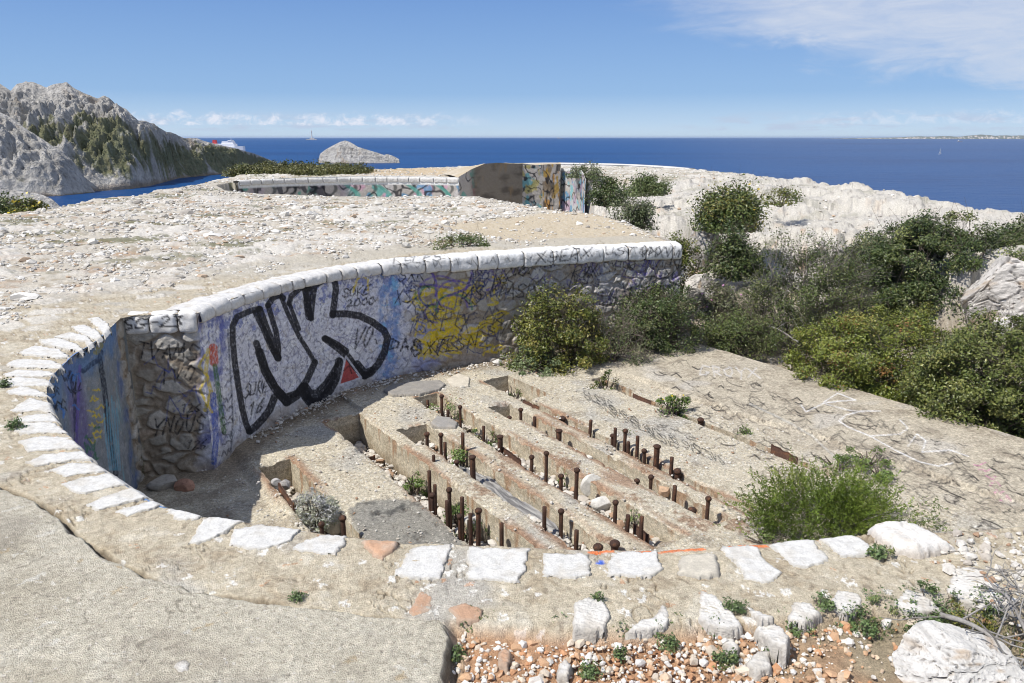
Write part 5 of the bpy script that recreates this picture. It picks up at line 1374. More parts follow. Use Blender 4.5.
for i, (x, y, z, s, sc, col, lab) in enumerate((
    (592, 496, -1.78, .13, (.9, .6, 1.1), (.62, .60, .55), 'upright broken white stone wedged in a floor slot'), (603, 509, -1.8, .11, (1.2, .8, .7), (.62, .60, .56), 'flat broken white stone beside the upright one in the slot'),
    (663, 496, -1.72, .09, (.7, .6, 1), (.52, .36, .24), 'orange stone beside a stub of bolt in the slot'), (492, 478, -1.8, .05, (1, .8, .7), (.55, .40, .18), 'small yellow stone by the grey plastic sheet'),
    (334, 531, -1.8, .13, (1.0, .5, 1.0), (.60, .56, .47), 'pale slab of stone leaning behind the silvery shrub'), (285, 489, -1.68, .08, (.8, .7, .8), (.40, .38, .36), 'grey cobble behind the silvery shrub'), (277, 484, -1.65, .06, (1, .8, .7), (.42, .41, .40), 'smaller grey cobble behind the silvery shrub'),
    (186, 492, -1.7, .10, (1.1, .7, .8), (.42, .24, .17), 'reddish brick fragment at the foot of the niche'), (165, 488, -1.68, .15, (1.2, .8, .5), (.42, .39, .35), 'flat grey block lying at the foot of the niche'), (478, 526, -1.85, .12, (1.2, .8, .7), (.55, .53, .49), 'white stone under the bolts of the wide slot'),
    (505, 541, -1.85, .08, (1, .8, .8), (.50, .48, .45), 'pale stone at the near end of the wide slot'), (664, 371, -1.6, .05, (1.2, .8, .7), (.55, .53, .5), 'pale stone under the wall bushes'), (497, 365, -1.6, .07, (1.2, .8, .8), (.60, .58, .55), 'white stone at the foot of the graffiti wall beside the grey plant'),
    (462, 388.5, -1.6, .03, (1.2, .8, .8), (.6, .57, .5), 'tiny pale stone on the floor below the grey plant'))):
    X, Y, _ = px(x, y, z); rock3d('rock', lab, (X, Y, z), s, sc, col, 1500 + i, 'loose stones in the pit')
for i, (x, y, z, s, sc, lab) in enumerate((
    (703, 262, -.9, .55, (.7, .6, 1.0), 'upright pale boulder in the gully right of the wall end'), (702, 300, -1.4, .45, (.9, .7, .8), 'rounded pale boulder lowest in the gully'), (866, 305, -1.5, .40, (1, .7, .8), 'pale boulder under the big dark bush'),
    (1012, 322, -1.5, .85, (1.3, .8, .95), 'big pale cracked boulder at the right end of the big bush'), (1010, 336, -1.6, .45, (1.3, .7, .6), 'flat pale boulder between the two right hand bushes'), (830, 262, -.9, .5, (1.2, .7, .8), 'pale boulder behind the grey twiggy bush'))):
    X, Y, _ = px(x, y, z); rock3d('boulder', lab, (X, Y, z - .1), s, sc, (.56, .53, .49), 1600 + i, 'boulders among the bushes', 'boulder')

X, Y, _ = px(958, 676, -.05)
rock3d('boulder', 'large white boulder with brown streaks in the bottom right corner', (X, Y, -.10), .34, (.74, .50, .42), (.62, .60, .56), 1711, None, 'boulder')
# ------------------------------------------------------------------ gravel and rubble (countless)
def tz(P):
    return terrain_z(P[:, 0], P[:, 1])[0]


def build_rubble():
    rng = np.random.default_rng(42)
    # orange gravel bed in the foreground
    n = 11000; q = pxl([(440, 612), (1060, 598)], 0)
    P = np.stack([rng.uniform(-.35, 2.2, n), rng.uniform(1.75, 2.62, n)], 1); sd = sdist(P[:, 0], P[:, 1], Z_GRAV)
    dens = sst(-(P[:, 0] - 1.15) + .5 * fbm(P[:, 0] * 3, P[:, 1] * 3, 3, 4), -.25, .35)
    P = P[(sd > -.01) & (rng.random(n) < .12 + .88 * dens)]; n = len(P)
    s = .0042 + .010 * rng.random(n) ** 2.6 + .014 * (rng.random(n) < .03)
    pal = np.array([(.64, .60, .54), (.58, .50, .40), (.52, .33, .20), (.48, .26, .14), (.66, .64, .60), (.55, .42, .30)])
    C = pal[rng.choice(6, n, p=[.26, .16, .17, .11, .18, .12])] * rng.uniform(.85, 1.1, (n, 1))
    tag(stones('gravel', np.column_stack([P, np.full(n, -.052) + 0.012 * rng.random(n)]), s, C, rng, ICO0, .8), kind='stuff')
    # limestone rubble over the plateau
    n = 150000; r = 5.0 * (46 / 5.0) ** rng.random(n) ** 1.0; az = np.radians(rng.uniform(-40, 30, n))
    P = np.stack([r * np.sin(az), r * np.cos(az)], 1)
    x, y = P.T
    ok = ~inpoly(x, y, PIT) & (sdist(x, y, EDGE) > .2) & (sdist(x, y, Z_ROOF) < .3 + 3 * (rng.random(n) < .12)) & (sdist(x, y, PIT2) < -.3)
    dw = dseg(x, y, np.concatenate([FAR[::-1], ARC, NEAR]))[0]
    ok &= (dw > 1.1 + .8 * fbm(x, y, 3, 5)) & (y > 4.5)
    tr = trench(x, y)[0]; ok &= (tr < .05)
    side = inpoly(x, y, np.concatenate([RISE, [(40, 1), (40, 27)]])); ok &= ~side | (rng.random(n) < .12)
    clump = fbm(x * .8, y * .8, 3, 91); ok &= rng.random(n) < np.clip(.55 + 1.1 * clump, .08, 1)
    P = P[ok]; r = r[ok]; n = len(P); z = tz(P)
    s = (.010 + .034 * rng.random(n) ** 3.5 + .05 * (rng.random(n) < .008)) * np.clip(r / 11, .75, 1.5)
    pal = np.array([(.58, .555, .505), (.49, .46, .41), (.64, .62, .58), (.48, .37, .27), (.40, .37, .33)])
    C = pal[rng.choice(5, n, p=[.36, .2, .27, .08, .09])] * rng.uniform(.85, 1.08, (n, 1))
    tag(stones('rubble', np.column_stack([P, z]), s, C, rng, ICO0, .6), kind='stuff')
    n = 260; r = 8 + 26 * rng.random(n); az = np.radians(rng.uniform(-38, 8, n)); x, y = r * np.sin(az), r * np.cos(az)
    ok = ~inpoly(x, y, PIT) & (sdist(x, y, EDGE) > .5) & (sdist(x, y, Z_ROOF) < -.1) & (sdist(x, y, PIT2) < -.5) & (dseg(x, y, FAR)[0] > 1.6) & (trench(x, y)[0] < .05); x, y = x[ok], y[ok]; n = len(x)
    P = np.column_stack([x, y]); tag(stones('rubble', np.column_stack([P, tz(P) - .02]), .06 + .10 * rng.random(n) ** 2, pal[rng.choice(3, n)] * rng.uniform(.9, 1.05, (n, 1)), rng, ICO1, .35), kind='stuff')
    # chips and grit on the floor, in the slots and along the wall foot
    n = 26000; a = rng.uniform(-9, -3.8, n); b = rng.uniform(1.2, 7.2, n); dep = slot_depth(a, b)
    keep = (rng.random(n) < np.where(dep > .2, .9, .13 * (1 + fbm(a * 1.5, b * 1.5, 2, 7) * 2.5))); a, b, dep = a[keep], b[keep], dep[keep]; n = len(a)
    X, Y = xy(a, b)
    Z = np.where(dep > .2, FLOOR_Z - dep + .05 + .10 * sst(fbm(a * .9, b * 3, 3, 841), .05, .5), FLOOR_Z - dep + .004)
    ok = inpoly(X, Y, PIT); X, Y, Z, dep = X[ok], Y[ok], Z[ok], dep[ok]; n = len(X)
    s = np.where(dep > .2, .009 + .055 * rng.random(n) ** 4.5, .006 + .012 * rng.random(n) ** 3)
    pal = np.array([(.58, .55, .50), (.42, .38, .33), (.36, .24, .16), (.50, .46, .40)])
    tag(stones('grit', np.column_stack([X, Y, Z]), s, pal[rng.choice(4, n, p=[.4, .2, .1, .3])], rng, ICO0, .7), kind='stuff')
    # bits along the rim and along the far wall foot
    n = 900; t = rng.random(n); i = (t * (len(FAR) - 14)).astype(int) + 9
    p = FAR[i] + np.stack([rng.normal(0, .07, n), -np.abs(rng.normal(0, .13, n)) - .04], 1)
    n2 = 420; q = np.stack([rng.uniform(1.7, 2.9, n2), rng.uniform(2.35, 2.9, n2)], 1)
    P = np.concatenate([np.column_stack([p, np.full(n, FLOOR_Z + .003)]), np.column_stack([q, np.full(n2, .004)])]); n = len(P)
    tag(stones('grit', P, .006 + .022 * rng.random(n) ** 3, pal[rng.choice(4, n, p=[.55, .15, .1, .2])], rng, ICO0, .7), kind='stuff')


build_rubble()

# ------------------------------------------------------------------ bushes and weeds
def leaves(P, N, size, cols, rng, aspect=.5, curl=.25):
    """Diamond leaves (4 corners, folded along the midrib) at P facing N."""
    n = len(P); N = N / (np.linalg.norm(N, axis=1)[:, None] + 1e-9)
    t = rng.normal(size=(n, 3)); t -= (t * N).sum(1)[:, None] * N; t /= np.linalg.norm(t, axis=1)[:, None] + 1e-9
    b = np.cross(N, t); L = size[:, None]
    v0 = P - t * L * .5; v2 = P + t * L * .5; m = P + N * L * curl * -.3
    v1 = m + b * L * aspect * .5; v3 = m - b * L * aspect * .5
    V = np.stack([v0, v1, v2, v3], 1).reshape(-1, 3); F4 = np.arange(n * 4).reshape(n, 4)
    return V, F4, np.repeat(cols, 4, 0)


def bush(name, label, base, rx, ry, h, n_leaf, leaf, pal, pw, seed, cat='bush', group=None, clump=.13, nclump=None, aspect=.5, needle=False, bare=0.25, stems=9, twig_r=.006, twig_col=(.11, .092, .075), flowers=None, flat_top=1.0, mat=None, spray=False, lumpy=1.0):
    rng = np.random.default_rng(seed); root = thing(name, label, cat, base, group)
    if h > .35: n_leaf = int(n_leaf * 1.7); leaf *= 1.15
    pal = [tuple(min(.5, v * k) for v, k in zip(c_, (1.25, 1.32, 1.0))) for c_ in pal]
    B = np.array(base)
    K = nclump or int(np.clip(n_leaf / 70, 8, 420))
    # clump centres: lumpy half-ellipsoid shell plus some inside
    d = rng.normal(size=(K, 3)); d[:, 2] = np.abs(d[:, 2]) * 1.0 + .02; d /= np.linalg.norm(d, axis=1)[:, None]
    az = np.arctan2(d[:, 1], d[:, 0])
    lump = 1 + .34 * lumpy * fbm(np.cos(az) * 1.6 + seed, np.sin(az) * 1.6 + d[:, 2] * 2, 3, seed) + .18 * lumpy * pn(d[:, 0] * 4 + seed, d[:, 1] * 4 + d[:, 2] * 3, seed + 1)
    rad = np.where(rng.random(K) < .72, rng.uniform(.78, 1.0, K), rng.uniform(.3, .8, K)) * lump
    d = d * ((np.abs(d) ** 3.0).sum(1) ** (-1 / 3.0))[:, None]
    c = d * rad[:, None] * np.array([rx, ry, h]) ; c[:, 2] = np.abs(c[:, 2]) ** 1.0
    c[:, 2] = np.maximum(c[:, 2], .03 * h)
    hx = fbm(c[:, 0] * 2 / rx, c[:, 1] * 2 / ry, 2, seed + 8)
    c[:, 2] *= 1 + .2 * lumpy * hx
    # branches
    parts = []
    S = []
    for i in range(stems):
        a = 2 * np.pi * (i + rng.uniform(-.3, .3)) / stems; q = rng.uniform(.35, .75)
        e = np.array([math.cos(a) * rx * q, math.sin(a) * ry * q, h * rng.uniform(.45, .8)])
        t = np.linspace(0, 1, 7)[:, None]; st = np.array([math.cos(a) * rx * .08, math.sin(a) * ry * .08, -.05])
        p = st + (e - st) * t + np.array([0, 0, 1]) * (t * (1 - t)) * h * -.15 + rng.normal(0, .03 * h, (7, 3)) * (t > 0)
        parts.append(tube(p, twig_r * 2.2, twig_r * .9, 5)); S.append(p)
    S = np.concatenate(S)
    for k in range(K):
        j = np.argmin(((S - c[k]) ** 2).sum(1) + (S[:, 2] > c[k, 2]) * .05); s0 = S[j]
        t = np.linspace(0, 1, 5)[:, None]; p = s0 + (c[k] - s0) * t + rng.normal(0, .07, (5, 3)) * np.linalg.norm(c[k] - s0) * np.sin(np.pi * t)
        parts.append(tube(p, twig_r * .8, twig_r * .3, 4))
        for _ in range(int(bare * 8)):
            e = c[k] + rng.normal(0, clump * .9, 3) + np.array([0, 0, clump * .4]); t = np.linspace(0, 1, 4)[:, None]; p0 = p[rng.integers(2, 5)]
            parts.append(tube(p0 + (e - p0) * t + rng.normal(0, .012, (4, 3)) * np.sin(np.pi * t), twig_r * .45, twig_r * .18, 3))
    V, Fc = merge(parts)
    tcol = mixc(np.ones((len(V), 1)) * np.array(twig_col), np.array(twig_col) * 1.7, sst(pn(V[:, 0] * 9, V[:, 1] * 9 + V[:, 2] * 7), -.2, .6))
    o = mesh_obj('branches', V, Fc, M_BARK, None, tcol); o.parent = root
    # leaves
    w = rng.gamma(2.2 / lumpy ** 2, 1.0, K); w /= w.sum(); idx = rng.choice(K, n_leaf, p=w)
    off = rng.normal(0, 1, (n_leaf, 3)); off *= (clump * rng.random((n_leaf, 1)) ** .5) / (np.linalg.norm(off, axis=1)[:, None] + 1e-9) * rng.uniform(.6, 1.5, K)[idx][:, None]
    P = c[idx] + off * np.array([1, 1, .8]); P[:, 2] = np.maximum(P[:, 2], .01)
    out = P / np.array([rx, ry, h]) ** 1.0; out /= np.linalg.norm(out, axis=1)[:, None] + 1e-9
    pal = np.array(pal); ci = rng.choice(len(pal), K, p=pw)
    mixk = np.where(rng.random(n_leaf) < .62, ci[idx], rng.choice(len(pal), n_leaf, p=pw))
    C = pal[mixk] * rng.uniform(.7, 1.25, (n_leaf, 1))
    if spray:
        # feathery shoots: needles strung along short outward-pointing sprigs
        ns = n_leaf // 22; kk = idx[:ns]; o_ = c[kk] + rng.normal(0, clump * .6, (ns, 3)); dd = out[:ns] * .8 + rng.normal(0, .55, (ns, 3)) + np.array([0, 0, .45]); dd /= np.linalg.norm(dd, axis=1)[:, None]
        Ls = clump * rng.uniform(.7, 1.7, ns); m22 = 22; tt = rng.random((ns, m22)); jit = rng.normal(0, .010, (ns, m22, 3)) * (1.2 - tt[..., None])
        P = (o_[:, None] + dd[:, None] * (tt * Ls[:, None])[..., None] + jit).reshape(-1, 3); P[:, 2] = np.maximum(P[:, 2], .01)
        C = np.repeat(pal[ci[kk]], m22, 0) * rng.uniform(.6, 1.3, (len(P), 1)) * np.repeat(rng.uniform(.75, 1.2, (ns, 1)), m22, 0)
        N = rng.normal(size=P.shape); N -= (N * np.repeat(dd, m22, 0)).sum(1)[:, None] * np.repeat(dd, m22, 0) * .85
        V, F4, CC = leaves(P, N, leaf * rng.uniform(.7, 1.4, len(P)), C, rng, aspect, .0)
    elif needle:
        N = rng.normal(size=(n_leaf, 3)); V, F4, CC = leaves(P, N, leaf * rng.uniform(.7, 1.4, n_leaf), C, rng, aspect, .0)
    else:
        N = out * .7 + rng.normal(0, .65, (n_leaf, 3)) + np.array([0, 0, .35]); V, F4, CC = leaves(P, N, leaf * rng.uniform(.65, 1.35, n_leaf), C, rng, aspect)
    if flowers:
        col, nf, fs = flowers; k = rng.choice(n_leaf, nf); top = P[k] + out[k] * .03 + np.array([0, 0, .02])
        nn = rng.normal(0, .4, (nf, 3)) + np.array([0, -.3, .9]); V2, F2, C2 = leaves(top, nn, np.full(nf, fs), np.ones((nf, 1)) * np.array(col) * rng.uniform(.8, 1.1, (nf, 1)), rng, .95, 0)
        F4 = np.concatenate([F4, F2 + len(V)]); V = np.concatenate([V, V2]); CC = np.concatenate([CC, C2])
    o = mesh_obj('foliage', V, F4, mat or M_LEAF, None, CC, smooth=False); o.parent = root
    return root


def bush_at(name, label, box, z, n_leaf, leaf, pal, pw, seed, depth=.7, sink=0.0, top=1.0, **kw):
    """Bush standing on ground of height z whose outline in the photograph is box (left, top, right, foot)."""
    x0, y0, x1, y1 = box; cx = (x0 + x1) / 2
    X, Y, _ = px(cx, y1, z); zc = Y * CP - (z - CAM_H) * SP; rx = (x1 - x0) / 2 / F_PX * zc; ry = rx * depth
    Yc = Y + ry * .8; zc = Yc * CP - (z - CAM_H) * SP; X = (cx - 512) / F_PX * zc; rx = (x1 - x0) / 2 / F_PX * zc / 1.14
    zs = np.linspace(z, z + 6, 600); yy = proj(X, Yc, zs)[1]; h = np.interp(-y0, -yy, zs) - z
    return bush(name, label, (X, Yc, z - sink), rx, ry, max(h, .04) / (1.22 if h > .35 else 1.05) + sink, n_leaf, leaf, pal, pw, seed, **kw)


OLIVE = [(.10, .115, .028), (.145, .14, .035), (.19, .16, .05), (.06, .075, .022)]
DARK = [(.042, .062, .022), (.065, .085, .03), (.10, .115, .045), (.13, .13, .075)]
GREYG = [(.11, .125, .075), (.16, .17, .11), (.07, .085, .045), (.20, .19, .14)]
BRIGHT = [(.125, .145, .028), (.165, .175, .040), (.075, .09, .022), (.18, .09, .035), (.20, .175, .05)]
GB = 'bushes around the pit and along the gully'
bush_at('bush', 'olive green bush growing against the stone wall, left of the darker one', (508, 277, 612, 372), -1.6, 9500, .036, OLIVE, [.35, .3, .2, .15], 1, depth=.55, group=GB, clump=.15, bare=.4)
bush_at('bush', 'dark green bush in front of the right end of the wall', (606, 276, 704, 358), -1.6, 8500, .034, DARK, [.35, .35, .2, .1], 2, depth=.6, group=GB, clump=.15, bare=.35)
bush_at('bush', 'grey dry twiggy bush squeezed between the two wall bushes', (572, 300, 650, 368), -1.6, 1600, .028, GREYG, [.4, .2, .3, .1], 3, depth=.4, group=GB, clump=.13, bare=1.2, stems=14, nclump=60, twig_col=(.17, .14, .12))
bush_at('ground_plant', 'low grey-green plant at the foot of the wall bush', (504, 345, 566, 375), -1.6, 2600, .035, [(.15, .18, .12), (.20, .23, .16), (.10, .125, .08)], [.4, .3, .3], 4, cat='plant', depth=.6, clump=.09, bare=.1, mat=M_DULL)
bush_at('bush', 'mixed scrub beyond the corner of the floor slab, right of the wall', (696, 304, 774, 358), -1.75, 6800, .032, [(.09, .115, .04), (.065, .085, .03), (.14, .14, .075), (.11, .13, .04)], [.3, .3, .2, .2], 5, depth=.8, group=GB, clump=.17, bare=.7, stems=12)
bush_at('bush', 'big grey-green twiggy bush left of the big dark one', (730, 222, 884, 356), -1.95, 20000, .036, [(.08, .10, .035), (.11, .12, .05), (.05, .065, .025), (.15, .14, .085)], [.35, .25, .25, .15], 6, depth=.6, group=GB, clump=.2, bare=.5, stems=16, twig_r=.009, twig_col=(.16, .145, .13))
bush_at('bush', 'largest bush, dark leathery foliage, spreading below the sea horizon', (820, 200, 1022, 326), -1.8, 56000, .046, DARK + [(.20, .21, .09)], [.4, .3, .18, .04, .08], 7, lumpy=.45, depth=.5, group=GB, clump=.2, bare=.5, stems=14, twig_r=.011)
bush_at('bush', 'bright green bush with reddish tips along the slab edge', (772, 296, 968, 420), -2.0, 42000, .031, BRIGHT, [.38, .28, .2, .05, .09], 8, lumpy=.6, depth=.6, group=GB, clump=.15, bare=.25, stems=14)
bush_at('bush', 'yellow-green leafy bush at the right edge below the boulder', (890, 298, 1085, 462), -2.0, 42000, .034, [(.085, .105, .028), (.12, .13, .045), (.17, .165, .06), (.05, .065, .02)], [.36, .3, .19, .15], 9, lumpy=.6, depth=.6, group=GB, clump=.16, bare=.5, stems=14)
bush_at('bush', 'dark bush tucked behind the right end of the largest bush', (984, 214, 1066, 262), -.7, 5000, .045, DARK, [.4, .3, .2, .1], 10, depth=.6, group=GB, clump=.2)
bush_at('bush', 'rounded green bush with yellow tips on the rocks near the skyline', (696, 182, 758, 232), -.2, 8000, .055, [(.075, .10, .03), (.11, .125, .045), (.16, .14, .04), (.05, .065, .025)], [.36, .3, .16, .18], 11, depth=.8, group=GB, clump=.28, bare=.3, flowers=((.50, .38, .03), 30, .07))
bush_at('bush', 'drooping dark bush below the rounded one in the gully', (706, 228, 758, 280), -.9, 4800, .05, DARK, [.35, .35, .2, .1], 12, depth=.6, group=GB, clump=.24, bare=.5)
bush_at('bush', 'pinkish flowering scrub low in the gully', (702, 276, 738, 326), -1.4, 2400, .04, [(.13, .13, .09), (.09, .10, .05), (.16, .14, .12)], [.4, .35, .25], 13, depth=.7, group=GB, clump=.2, bare=.9, flowers=((.45, .22, .36), 26, .05))
bush_at('bush', 'green bush hugging the right end of the wall', (640, 224, 698, 300), -1.5, 5200, .045, OLIVE, [.4, .25, .1, .25], 14, depth=.6, group=GB, clump=.2, bare=.3)
bush_at('bush', 'grey bush on the pale rock face behind the wall end', (612, 196, 652, 230), -.3, 2000, .05, GREYG, [.3, .2, .4, .1], 15, depth=.6, group=GB, clump=.22, bare=.9)
bush_at('bush', 'dark leaning shrub on top of the pale rock face', (590, 176, 622, 206), -.1, 2400, .06, DARK, [.35, .35, .2, .1], 16, depth=.7, group=GB, clump=.26)
bush_at('bush', 'flat green shrub spreading over the pale rock face', (622, 174, 670, 196), 0, 3200, .06, [(.09, .115, .045), (.12, .14, .06), (.06, .08, .03)], [.4, .3, .3], 17, depth=.7, group=GB, clump=.25)
bush_at('bush', 'small brown scrub beside the painted block in the distance', (566, 164, 604, 178), .05, 1500, .07, GREYG, [.3, .2, .4, .1], 18, depth=.7, group=GB, clump=.3)
bush_at('bush', 'low green mat beside the rounded skyline bush', (760, 190, 800, 206), .1, 1400, .05, OLIVE, [.4, .2, .1, .3], 19, depth=.9, group=GB, clump=.2)
bush_at('juniper', 'feathery green juniper spreading over the slab near the rim', (750, 492, 918, 538), -1.56, 40000, .026, [(.115, .16, .032), (.15, .19, .045), (.075, .105, .022), (.18, .20, .06)], [.4, .3, .2, .1], 20, cat='bush', depth=.5, clump=.14, aspect=.26, spray=True, bare=.35, stems=16, twig_col=(.30, .27, .23), nclump=110)
bush_at('silver_shrub', 'silvery grey shrub growing in a floor slot', (293, 487, 342, 531), -1.72, 5200, .036, [(.40, .43, .40), (.5, .5, .5), (.30, .32, .30)], [.4, .35, .25], 21, cat='shrub', depth=.7, clump=.06, aspect=.22, needle=True, bare=.02, mat=M_DULL, nclump=60)
bush_at('scrub_mound', 'low olive green mound of scrub on the skyline before the island', (226, 165, 378, 177), .0, 26000, .085, [(.085, .085, .03), (.12, .11, .04), (.06, .065, .022)], [.4, .35, .25], 22, cat='scrub', depth=.5, clump=.3, nclump=420)
bush_at('yellow_flowered_bush', 'small bush with yellow flowers at the left edge of the plateau', (14, 198, 46, 216), -.1, 1600, .07, OLIVE, [.4, .2, .1, .3], 23, depth=.8, clump=.22, flowers=((.55, .42, .03), 70, .07))
bush_at('bush', 'dark scrub left of the yellow flowered bush', (-10, 194, 22, 214), -.3, 1600, .07, DARK, [.4, .3, .2, .1], 24, depth=.8, group=GB, clump=.25)
bush_at('ground_plant', 'green mat of leaves on the roof of the wall', (428, 237, 492, 250), 0.0, 1900, .035, [(.075, .10, .035), (.10, .12, .05), (.15, .13, .06)], [.5, .3, .2], 25, cat='plant', depth=1.3, clump=.12)
bush_at('yellow_flowered_weed', 'weed with yellow flowers rising from the shallow slot', (652, 388, 691, 421), -1.66, 1300, .035, [(.075, .12, .03), (.10, .15, .045), (.14, .17, .07)], [.5, .3, .2], 26, cat='weed', depth=.6, clump=.07, flowers=((.62, .48, .03), 14, .03))
bush_at('weed', 'green weed at the far end of the shallow slot', (589, 374, 622, 394), -1.66, 900, .032, [(.07, .09, .03), (.10, .115, .045), (.16, .13, .05)], [.5, .3, .2], 27, depth=.5, clump=.07, group='weeds growing in the pit')
GW = 'weeds growing in the pit'; WG = [(.085, .13, .035), (.12, .17, .05), (.15, .17, .08)]
for i, (box, z, n, lab) in enumerate((((402, 470, 428, 501), -1.98, 700, 'leafy weed low in the wide left slot'), ((440, 498, 470, 526), -1.98, 600, 'leafy weed among the crowded bolts of the wide slot'), ((484, 522, 512, 552), -1.98, 420, 'leafy weed at the near end of the wide slot'), ((444, 446, 476, 476), -1.82, 620, 'leafy weed under the thick bolt'),
                                   ((470, 428, 504, 450), -1.82, 520, 'leafy weed beside the rusty brown plate'), ((425, 396, 460, 426), -1.82, 520, 'leafy weed at the far end of the slot with round-headed bolts'), ((498, 380, 528, 404), -1.82, 480, 'leafy weed in the pocket below the wall bushes'), ((262, 452, 294, 486), -1.95, 900, 'dark weed in the shaded pocket under the letters'),
                                   ((628, 512, 646, 532), -1.82, 260, 'small weed by the low plate near the rim'), ((450, 505, 482, 540), -1.84, 500, 'weed with a pale stone beside it in the wide slot'), ((556, 462, 580, 486), -1.82, 260, 'small weed in the slot right of the plastic sheet'), ((600, 430, 640, 452), -1.8, 320, 'dark moss-like weed along the crack slot'), ((736, 426, 750, 440), -1.66, 220, 'dry brown tuft in the shallow slot'))):
    bush_at('weed', lab, box, z, n, .026, WG if 'dark' not in lab else DARK[:3], [.5, .3, .2], 40 + i, cat='weed', depth=.5, clump=.06, group=GW, flowers=((.6, .46, .03), 3, .02) if i in (4, 5, 6) else None)
for i, (box, lab, n) in enumerate((((808, 456, 868, 474), 'thin dry grass tuft behind the juniper', 600), ((846, 452, 890, 468), 'row of grey-green leaves on the slab behind the juniper', 700), ((864, 468, 898, 478), 'flat green plant at the right of the juniper', 500), ((735, 542, 800, 552), 'small green plant in the shade below the juniper', 350))):
    bush_at('ground_plant', lab, box, -1.56, n, .024, WG, [.5, .3, .2], 60 + i, cat='plant', depth=.8, clump=.06, group='low plants on the slab')
# low weeds through the gravel and along the outer rim
TUFTS = [(470, 628, 34, 'left-most weed mat beside the path end'), (452, 662, 26, 'weed beside the rounded end of the path'), (500, 620, 26, 'weed under the flat orange brown stone'), (560, 630, 17, 'weed left of the squarish white rock'), (597, 634, 24, 'weed below the squarish white rock'), (624, 637, 20, 'weed left of the boot shaped rock'), (652, 638, 22, 'weed below the boot shaped rock'), (674, 628, 24, 'weed right of the boot shaped rock'),
         (668, 648, 16, 'weed in the gravel below the boot shaped rock'), (620, 660, 12, 'small weed in the open gravel'), (590, 675, 18, 'weed low in the middle of the gravel'), (712, 630, 26, 'weed under the triangular rock'), (735, 610, 20, 'weed between the triangular rock and the sliver'), (725, 665, 24, 'weed patch left of the round white rock'), (775, 658, 22, 'weed beside the round white rock'), (782, 622, 18, 'weed right of the white sliver'),
         (798, 632, 30, 'weed mat under the rounded white rock'), (822, 606, 20, 'round weed clump between two white rocks'), (848, 622, 34, 'weed mat under the rock right of the round clump'), (879, 557, 20, 'weed clump behind the rim below the boulder'), (878, 612, 46, 'dark green weed mat left of the pointed rock'), (865, 632, 40, 'dark weed mat at the edge of the grass'), (935, 615, 60, 'dark weed mat below the broad cracked rock'), (982, 612, 46, 'weed mat beside the dead branches'), (930, 632, 50, 'green weed patch above the large boulder'), (968, 628, 50, 'yellowish weed patch above the large boulder'), (925, 668, 18, 'weed in a crack of the large boulder'), (598, 602, 8, 'tiny weed above the squarish white rock'), (297, 600, 10, 'tiny weed in the crack of the path'), (15, 428, 20, 'small weed between the white stones on the left rim'), (5, 386, 14, 'small weed at the far left of the rim')]
for i, (x, y, w, lab) in enumerate(TUFTS):
    z = .0 if y < 612 else -.045
    bush_at('weed', lab, (x - w / 2, y - w * .42, x + w / 2, y + w * .16), z, int(60 + w * 16), .0115 if y > 560 else .016, [(.085, .125, .055), (.115, .155, .075), (.065, .09, .04), (.15, .16, .07)] if 'yellowish' not in lab else OLIVE, [.4, .3, .2, .1], 100 + i, cat='weed', depth=.8, clump=.022, twig_r=.0014, nclump=int(6 + w * .7), group='weeds along the outer rim', stems=5, bare=.1)
# short dry grass at the lower right
def grass():
    rng = np.random.default_rng(9); n = 9000
    P = np.stack([rng.uniform(.95, 2.3, n), rng.uniform(1.75, 2.55, n)], 1)
    k = (rng.random(n) < sst(fbm(P[:, 0] * 3, P[:, 1] * 3, 3, 6) + 1.2 * (P[:, 0] - 1.15), .0, .5)) & (sdist(P[:, 0], P[:, 1], Z_GRAV) > .06); P = P[k]; n = len(P)
    L = .02 + .035 * rng.random(n) ** 2; a = rng.uniform(0, 6.28, n); lean = rng.uniform(.3, 1.4, n)
    d = np.stack([np.cos(a) * lean, np.sin(a) * lean, np.ones(n)], 1); d /= np.linalg.norm(d, axis=1)[:, None]
    s = np.stack([-np.sin(a), np.cos(a), 0 * a], 1) * .0016
    B = np.column_stack([P, np.full(n, -.055)])
    V = np.stack([B - s, B + s, B + d * L[:, None] + s * .3, B + d * L[:, None] - s * .3], 1).reshape(-1, 3)
    pal = np.array([(.12, .14, .055), (.20, .18, .09), (.28, .24, .15), (.09, .11, .04)])
    C = np.repeat(pal[rng.choice(4, n)], 4, 0)
    tag(mesh_obj('grass', V, np.arange(n * 4).reshape(-1, 4), M_DULL, None, C, smooth=False), kind='stuff')


grass()


def dead_branch(label, pts, r, z0=.0, seed=0, twigs=8):
    rng = np.random.default_rng(seed); t = thing('dead_branch', label, 'branch', px(*pts[0][:2], z0), 'bleached dead branches')
    P = np.array([px(x, y, z0 + dz) for x, y, dz in pts]); parts = [tube(catmull(P, 4), r, r * .35, 6)]
    for i in range(twigs):
        k = rng.integers(1, len(P)); p0 = P[k - 1] + (P[k] - P[k - 1]) * rng.random(); d = rng.normal(0, 1, 3); d[2] = abs(d[2]) * .5; d /= np.linalg.norm(d); L = r * rng.uniform(10, 26)
        q = p0 + d * L * np.linspace(0, 1, 5)[:, None] + rng.normal(0, r * .9, (5, 3)) * np.linspace(0, 1, 5)[:, None]; parts.append(tube(q, r * .4, r * .12, 4))
    V, Fc = merge(parts); C = mixc(np.ones((len(V), 1)) * np.array([.30, .285, .265]), (.16, .145, .13), sst(fbm(V[:, 0] * 40, V[:, 1] * 40, 2, seed), -.1, .4))
    o = mesh_obj('bough', V, Fc, M_BARK, None, C); o.parent = t; o.matrix_parent_inverse.translation = -Vector(t.location)


